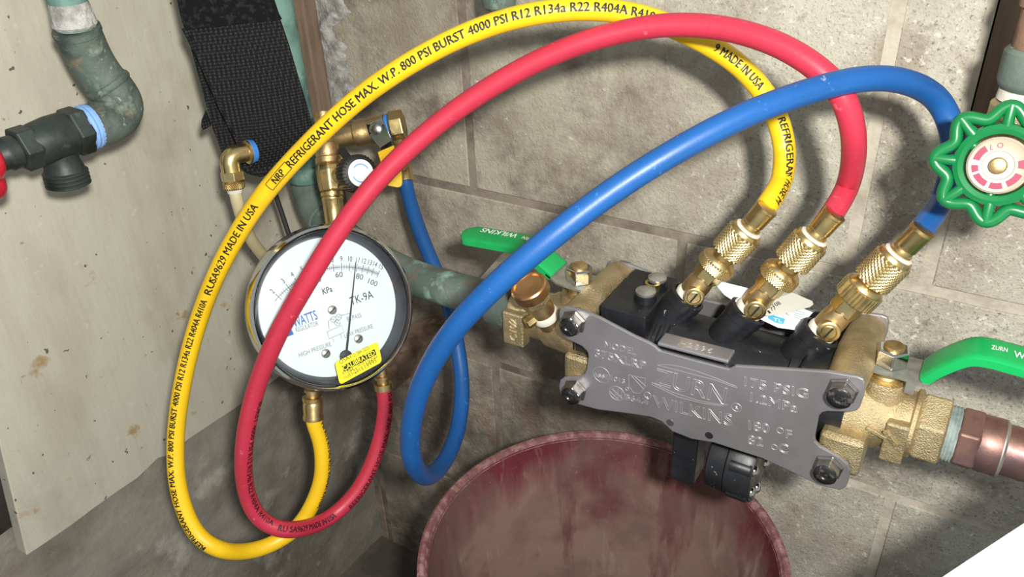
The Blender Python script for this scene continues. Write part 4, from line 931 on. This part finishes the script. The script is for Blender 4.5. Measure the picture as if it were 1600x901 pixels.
# ================================================================== BRASS MANIFOLD ABOVE THE GAUGE
md = .655
m0, m1 = D(509, 215, md), D(524, 352, md)
mv = (m1 - m0).normalized()
mf = thing('brass_manifold', m1, 'brass tee manifold with black needle-valve knob above the gauge', 'valve')
U_ = (m1 - m0).length / 137
part(mf, 'upper_body', MB().lathe(m0, mv, [(.0075, -.02), (.0075, 8 * U_), (.0095, 10 * U_), (.0100, 26 * U_), (.0092, 30 * U_), (.0105, 32 * U_), (.0105, 40 * U_), (.0090, 42 * U_)], 28), M['brass_old'])
part(mf, 'tee', MB().lathe(m0, mv, [(.0085, 41 * U_), (.0105, 44 * U_), (.0112, 52 * U_), (.0105, 74 * U_), (.0095, 84 * U_)], 8), M['brass'], smooth=False, bevel=.0012)
part(mf, 'lower_body', MB().lathe(m0, mv, [(.0080, 84 * U_), (.0092, 86 * U_), (.0092, 91 * U_), (.0082, 92 * U_), (.0088, 94 * U_), (.0088, 97 * U_), (.0084, 98 * U_), (.0078, 137 * U_)], 28), M['brass'])
kn0 = m0 + mv * (62 * U_); kd = (D(573, 269, md - .012) - kn0).normalized()
part(mf, 'branch', MB().lathe(kn0, kd, [(.0080, .005), (.0080, .012), (.0064, .014), (.0064, .019)], 24), M['brass'])
part(mf, 'bonnet_hex', MB().lathe(kn0, kd, [(.0090, .0150), (.0105, .0165), (.0110, .020), (.0070, .022)], 6), M['brass_old'], smooth=False, bevel=.0005)
kk = kn0 + kd * .021
kv = (kd * .55 + (CAM - kk).normalized() * .8).normalized()
ko = part(mf, 'knob', MB().knurl(kk, kv, .0150, 0, .0165, .0007, 30, 1, 'straight', ch=.0016), M['black_rubber'], label='black ribbed plastic knob')
kl = part(ko, 'knob_label', MB().lathe(kk, kv, [(.0108, .0163), (.0108, .0169), (.0, .0169)], 32, cap1=False), M['white'], smooth=False)
mb = MB(); ku = (RT - kv * RT.dot(kv)).normalized(); kw = kv.cross(ku)
mb.tube([kk + kv * .0171 + (ku * math.cos(a) + kw * math.sin(a)) * .0070 for a in [.6 + k * .15 for k in range(14)]], .0005, 5); mb.tube([kk + kv * .0171 + (ku * math.cos(a) + kw * math.sin(a)) * .0070 for a in [3.6 + k * .15 for k in range(10)]], .0005, 5)
part(kl, 'arrow_print', mb, M['tag_blue'])
mb = MB().tube(smooth_path([m0 + mv * (20 * U_) + RT * .012, m0 + mv * (36 * U_) + RT * .0165 + (CAM - m0).normalized() * .01, m0 + mv * (52 * U_) + RT * .014 + (CAM - m0).normalized() * .008, m0 + mv * (60 * U_) + RT * .006], 6), .0034, 10)
part(mf, 'tether', mb, M['black_cord'])
# ball valve with yellow lever
b0, b1 = D(520, 216, .72), D(632, 194, .715); bv = (b1 - b0).normalized(); BL = (b1 - b0).length
yb = thing('mini_ball_valve', b0, 'small brass ball valve with yellow-gripped lever above the blue hose end', 'valve')
part(yb, 'body', MB().lathe(b0, bv, [(.0100, 0), (.0100, BL * .3), (.0118, BL * .32), (.0122, BL * .45), (.0110, BL * .5), (.0120, BL * .55), (.0122, BL * .74), (.0105, BL * .76), (.0105, BL * .8)], 28), M['brass_old'])
part(yb, 'end_hex', MB().lathe(b0, bv, [(.0120, BL * .80), (.0138, BL * .82), (.0138, BL - .001), (.0125, BL)], 6, ph=.3), M['brass'], smooth=False, bevel=.0007)
part(yb, 'thread_tape', MB().lathe(b0, bv, [(.0108, BL * .755), (.0122, BL * .76), (.0120, BL * .80), (.0108, BL * .805)], 24), M['blue_tape_dark'], label='blue thread tape')
sc_ = b0 + bv * (BL * .66); vd = (CAM - sc_); vd = (vd - bv * vd.dot(bv)).normalized()
so = sc_ + vd * .0125
part(yb, 'stem_nut', MB().lathe(sc_, vd, [(.0070, .008), (.0070, .0135), (.0056, .0145), (.0056, .0165), (.0042, .0175), (.0, .0175)], 24, cap1=False), M['bolt'])
lv_ = [so - D(0, 0, 0) * 0]
s_pts = [so + vd * .001 + (so - D(600, 235, .70)).normalized() * .009, so + vd * .001, D(603, 225, .694), D(607, 240, .692)]
def strip(pts, wds, th, nrm):
    mb = MB(); vs = []
    for i, p in enumerate(pts):
        t = (pts[min(i + 1, len(pts) - 1)] - pts[max(0, i - 1)]).normalized(); sd = t.cross(nrm).normalized()
        for a, b in ((-1, -1), (1, -1), (1, 1), (-1, 1)): vs.append(p + sd * (a * wds[i]) + nrm * (b * th))
    fs = [(0, 1, 2, 3)] + [(i * 4 + k, i * 4 + (k + 1) % 4, i * 4 + 4 + (k + 1) % 4, i * 4 + 4 + k) for i in range(len(pts) - 1) for k in range(4)] + [tuple((len(pts) - 1) * 4 + k for k in (3, 2, 1, 0))]
    return mb.add(vs, fs)
part(yb, 'lever', strip(s_pts, [.008, .0085, .0060, .0062], .0008, vd), M['chrome_dark'], smooth=False, bevel=.0004)
part(yb, 'lever_grip', strip(smooth_path([D(603, 232, .693), D(608, 248, .690), D(614, 270, .688), D(615, 284, .688), D(614, 291, .688)], 4), [.0075] * 14 + [.007, .006, .0035], .0024, vd), M['yellow_grip'], smooth=False, bevel=.001)
mb = MB(); put2(mb, 'TV', D(609, 285, .6845), D(619, 281, .6845), vd, .005); 
# outlet elbow down to the blue hose
c0, c1 = D(622, 200, .718), D(630, 262, .738)
part(yb, 'outlet_neck', MB().lathe(c0, (c1 - c0), [(.0070, .004), (.0070, .016), (.0085, .0165), (.0085, .020), (.0062, .021), (.0062, (c1 - c0).length)], 24), M['brass_old'])

# ================================================================== GREEN HANDWHEEL VALVE AND RISER ON THE RIGHT
WC = D(1560, 258, .385)
wn = ((CAM - WC).normalized() * .80 + V((-.10, -.85, .05)) * .35).normalized()
wx = (RT - wn * RT.dot(wn)).normalized(); wy = wn.cross(wx)
gv = thing('gate_valve', WC - wn * .05, 'gate valve with green scalloped handwheel in front of the pipe chase', 'valve')
RW = .0285
def wc(r, t, l=0.0): return WC + (wx * math.cos(t) + wy * math.sin(t)) * r + wn * l
mb = MB(); n = 128
mb.tube([wc(RW * (.88 + .10 * math.cos(8 * t + .6)), t, -.002) for t in [2 * math.pi * k / n for k in range(n)]], .0030, 12, closed=True)
whl = part(gv, 'handwheel', mb, M['green_paint'], label='green enamelled scalloped handwheel')
part(whl, 'inner_ring', MB().lathe(WC, wn, [(RW * .50, -.003), (RW * .52, .0005), (RW * .60, .0015), (RW * .68, .0005), (RW * .70, -.003), (RW * .60, -.0055), (RW * .50, -.003)], 48, cap0=False, cap1=False), M['green_paint'])
for k in range(8):
    t = (2 * math.pi * k - .6) / 8
    part(whl, 'rib', MB().tube([wc(RW * .62, t, -.002), wc(RW * .80, t, -.001), wc(RW * .97, t, -.002)], [.0030, .0025, .0032], 10), M['green_paint'])
for k in range(3):
    t = 2 * math.pi * k / 3 + .4
    part(whl, 'spoke', MB().tube([wc(.004, t, -.005), wc(RW * .58, t, -.003)], .0030, 10), M['green_paint'])
cap_ = part(gv, 'cap_disc', MB().lathe(WC, wn, [(.0125, -.001), (.0135, .0005), (.0135, .0022), (.0126, .0030), (.0120, .0026), (.0070, .0024), (.0066, .0018), (.0, .0018)], 44, cap1=False), M['cap_disc'])
mb = MB()
def arcband(r0, r1, a0, a1, l):
    vs = []; m_ = 12
    for k in range(m_ + 1):
        t = a0 + (a1 - a0) * k / m_; vs += [wc(r0, t, l), wc(r1, t, l)]
    mb.add(vs, [(2 * i, 2 * i + 1, 2 * i + 3, 2 * i + 2) for i in range(m_)])
for a0, a1 in ((2.2, 2.9), (3.15, 3.5), (3.6, 4.3), (4.45, 5.0), (5.2, 5.9), (-.1, .3)): arcband(.0082, .0112, a0, a1, .0028)
put(mb, 'O', wc(.0085, 1.75, .0026), wx, wy, wn, .0024); put(mb, 'L', wc(.0085, 2.1, .0026), wx, wy, wn, .0024)
part(cap_, 'maroon_print', mb, M['maroon_ink'], smooth=False)
part(cap_, 'stem_nut', MB().lathe(WC, wn, [(.0040, .001), (.0040, .0035), (.0034, .0045), (.0020, .0050), (0, .0050)], 20, cap1=False), M['brass_old'])
part(gv, 'stem', MB().lathe(WC, -wn, [(.0042, .0), (.0042, .022), (.0075, .023), (.0080, .034), (.0105, .036), (.0105, .046), (.0090, .048), (.0090, .070)], 24), M['brass_cast'])
VB = WC - wn * .068
pt = D(1592, 60, .455); pdir = EZ
RX = VB.x + .002
VBc = V((RX, VB.y + .004, VB.z))
part(gv, 'body', MB().lathe(VBc - EZ * .022, EZ, [(.0135, 0), (.0150, .002), (.0150, .010), (.0160, .016), (.0165, .026), (.0150, .034), (.0160, .037), (.0160, .050), (.0140, .052)], 36), M['brass_cast'])
rp = thing('rusty_riser', VBc + EZ * .03, 'rust-brown riser pipe with pale tape and green collar above the handwheel', 'pipe')
part(rp, 'thread_tape', MB().lathe(VBc + EZ * .030, EZ, [(.0120, 0), (.0142, .001), (.0138, .006), (.0125, .0065)], 32), M['teflon'])
part(rp, 'collar', MB().lathe(VBc + EZ * .036, EZ, [(.0125, 0), (.0150, .002), (.0162, .005), (.0162, .020), (.0145, .022)], 32), M['copper_green'], label='green oxidised collar')
part(rp, 'pipe', MB().lathe(VBc + EZ * .056, EZ, [(.0125, 0), (.0132, .001), (.0132, .022), (.0150, .0225), (.0150, .028), (.0132, .0285), (.0132, .30)], 32), M['rust_pipe'])
part(gv, 'end_cap', MB().lathe(VBc - EZ * .020, -EZ, [(.0150, 0), (.0152, .004), (.0120, .009), (.004, .011)], 32), M['brass_cast'])
part(gv, 'wall_nipple', MB().lathe(VBc, EY, [(.0105, .004), (.0105, .0 - VBc.y + .010)], 28), M['rust_pipe'])

# ================================================================== PAPER TAG ON THE MIDDLE COCK
t0, t1, t2 = Y(1128, 445, -.150), Y(1268, 488, -.138), Y(1216, 511, -.162)
tn = (t1 - t0).cross(t2 - t0).normalized()
if tn.dot(CAM - t0) < 0: tn = -tn
def TG(px, py, l=0.0): return onp(px, py, t0 + tn * l, tn)
tg = thing('paper_tag', TG(1200, 480), 'white paper tag with blue logo hung on the middle test cock', 'tag')
w_pts = [(1121, 447), (1128, 440), (1165, 449), (1215, 466), (1270, 488), (1244, 515), (1216, 511), (1182, 495), (1156, 475), (1132, 460)]
wt = part(tg, 'tag_sheet', MB().prism([TG(*p) for p in w_pts], -tn * .0004), M['paper'], smooth=False)
gc = [(1178, 488), (1196, 470), (1239, 457), (1269, 470), (1271, 475), (1266, 479), (1222, 490), (1200, 493)]
gcp = part(tg, 'card', MB().prism([TG(px, py, .004) for px, py in gc], -tn * .0004), M['paper_grey'], smooth=False, label='grey card folded over the sheet')
def tput(mb, s, a, b, h, l): put2(mb, s, TG(*a, l), TG(*b, l), tn, h)
mb = MB(); 
mb.prism([TG(*p, .0002) for p in ((1200, 494), (1207, 492), (1227, 498), (1224, 506), (1212, 504), (1200, 497))], tn * .0001)
part(wt, 'blue_logo', mb, M['tag_blue'], smooth=False)
mb = MB(); tput(mb, 'TL', (1208, 501), (1222, 504), .0026, .0005); part(wt, 'logo_letters', mb, M['paper'], smooth=False)
mb = MB(); tput(mb, 'L', (1228, 491), (1234, 493), .0036, .0004)
for k in range(4): mb.prism([TG(1238 + k * 1.2, 483 + k * 4, .0003), TG(1258 - k * 2, 489 + k * 3.2, .0003), TG(1258 - k * 2, 489.6 + k * 3.2, .0003), TG(1238 + k * 1.2, 483.6 + k * 4, .0003)], tn * .0001)
part(wt, 'fine_print', mb, M['tag_green'], smooth=False)
mb = MB(); tput(mb, '108', (1210, 480), (1221, 475), .0028, .0044); tput(mb, '77', (1206, 486), (1214, 483), .0028, .0044); tput(mb, '1', (1202, 490), (1205, 489), .0024, .0044)
part(gcp, 'card_print', mb, M['dial_ink'], smooth=False)

# ================================================================== SHEET OF PAPER, LOWER RIGHT
s0, s1 = D(1457, 914, .385), D(1620, 806, .37)
se = (s1 - s0).normalized(); sv = (CAM - (s0 + s1) / 2).normalized(); sv = (sv + EZ * .5).normalized(); sv = (sv - se * sv.dot(se)).normalized(); sd = sv.cross(se)
if sd.dot(UP) > 0: sd = -sd
shp = [s0 - se * .01, s1 + se * .17, s1 + se * .17 + sd * .13, s0 - se * .01 + sd * .13]
sh = thing('paper_sheet', (s0 + s1) / 2, 'white printed paper sheet poking in at the lower right corner', 'paper')
nx_, ny_ = 24, 16; mb = MB()
for j in range(ny_ + 1):
    for i in range(nx_ + 1):
        u = i / nx_; v_ = j / ny_; p = shp[0].lerp(shp[1], u) + sd * (.13 * v_); mb.v.append(p + sv * (.004 * math.sin(u * 5 + 1) * (1 - v_ * .4)))
for j in range(ny_):
    for i in range(nx_): a = j * (nx_ + 1) + i; mb.f.append((a, a + 1, a + nx_ + 2, a + nx_ + 1))
shm = part(sh, 'sheet', mb, M['paper']); sm = shm.modifiers.new('solid', 'SOLIDIFY'); sm.thickness = .0004

mb = MB()
for k in range(3):
    c = shp[0] + se * (.066 + k * .0035) + sd * (.0125 - k * .0012) + sv * .0050
    mb.prism([c - se * .0006, c + se * .0006, c + se * .0004 + sd * .0040, c - se * .0008 + sd * .0040], sv * .0001)
part(shm, 'print', mb, M['dial_grey'], smooth=False)
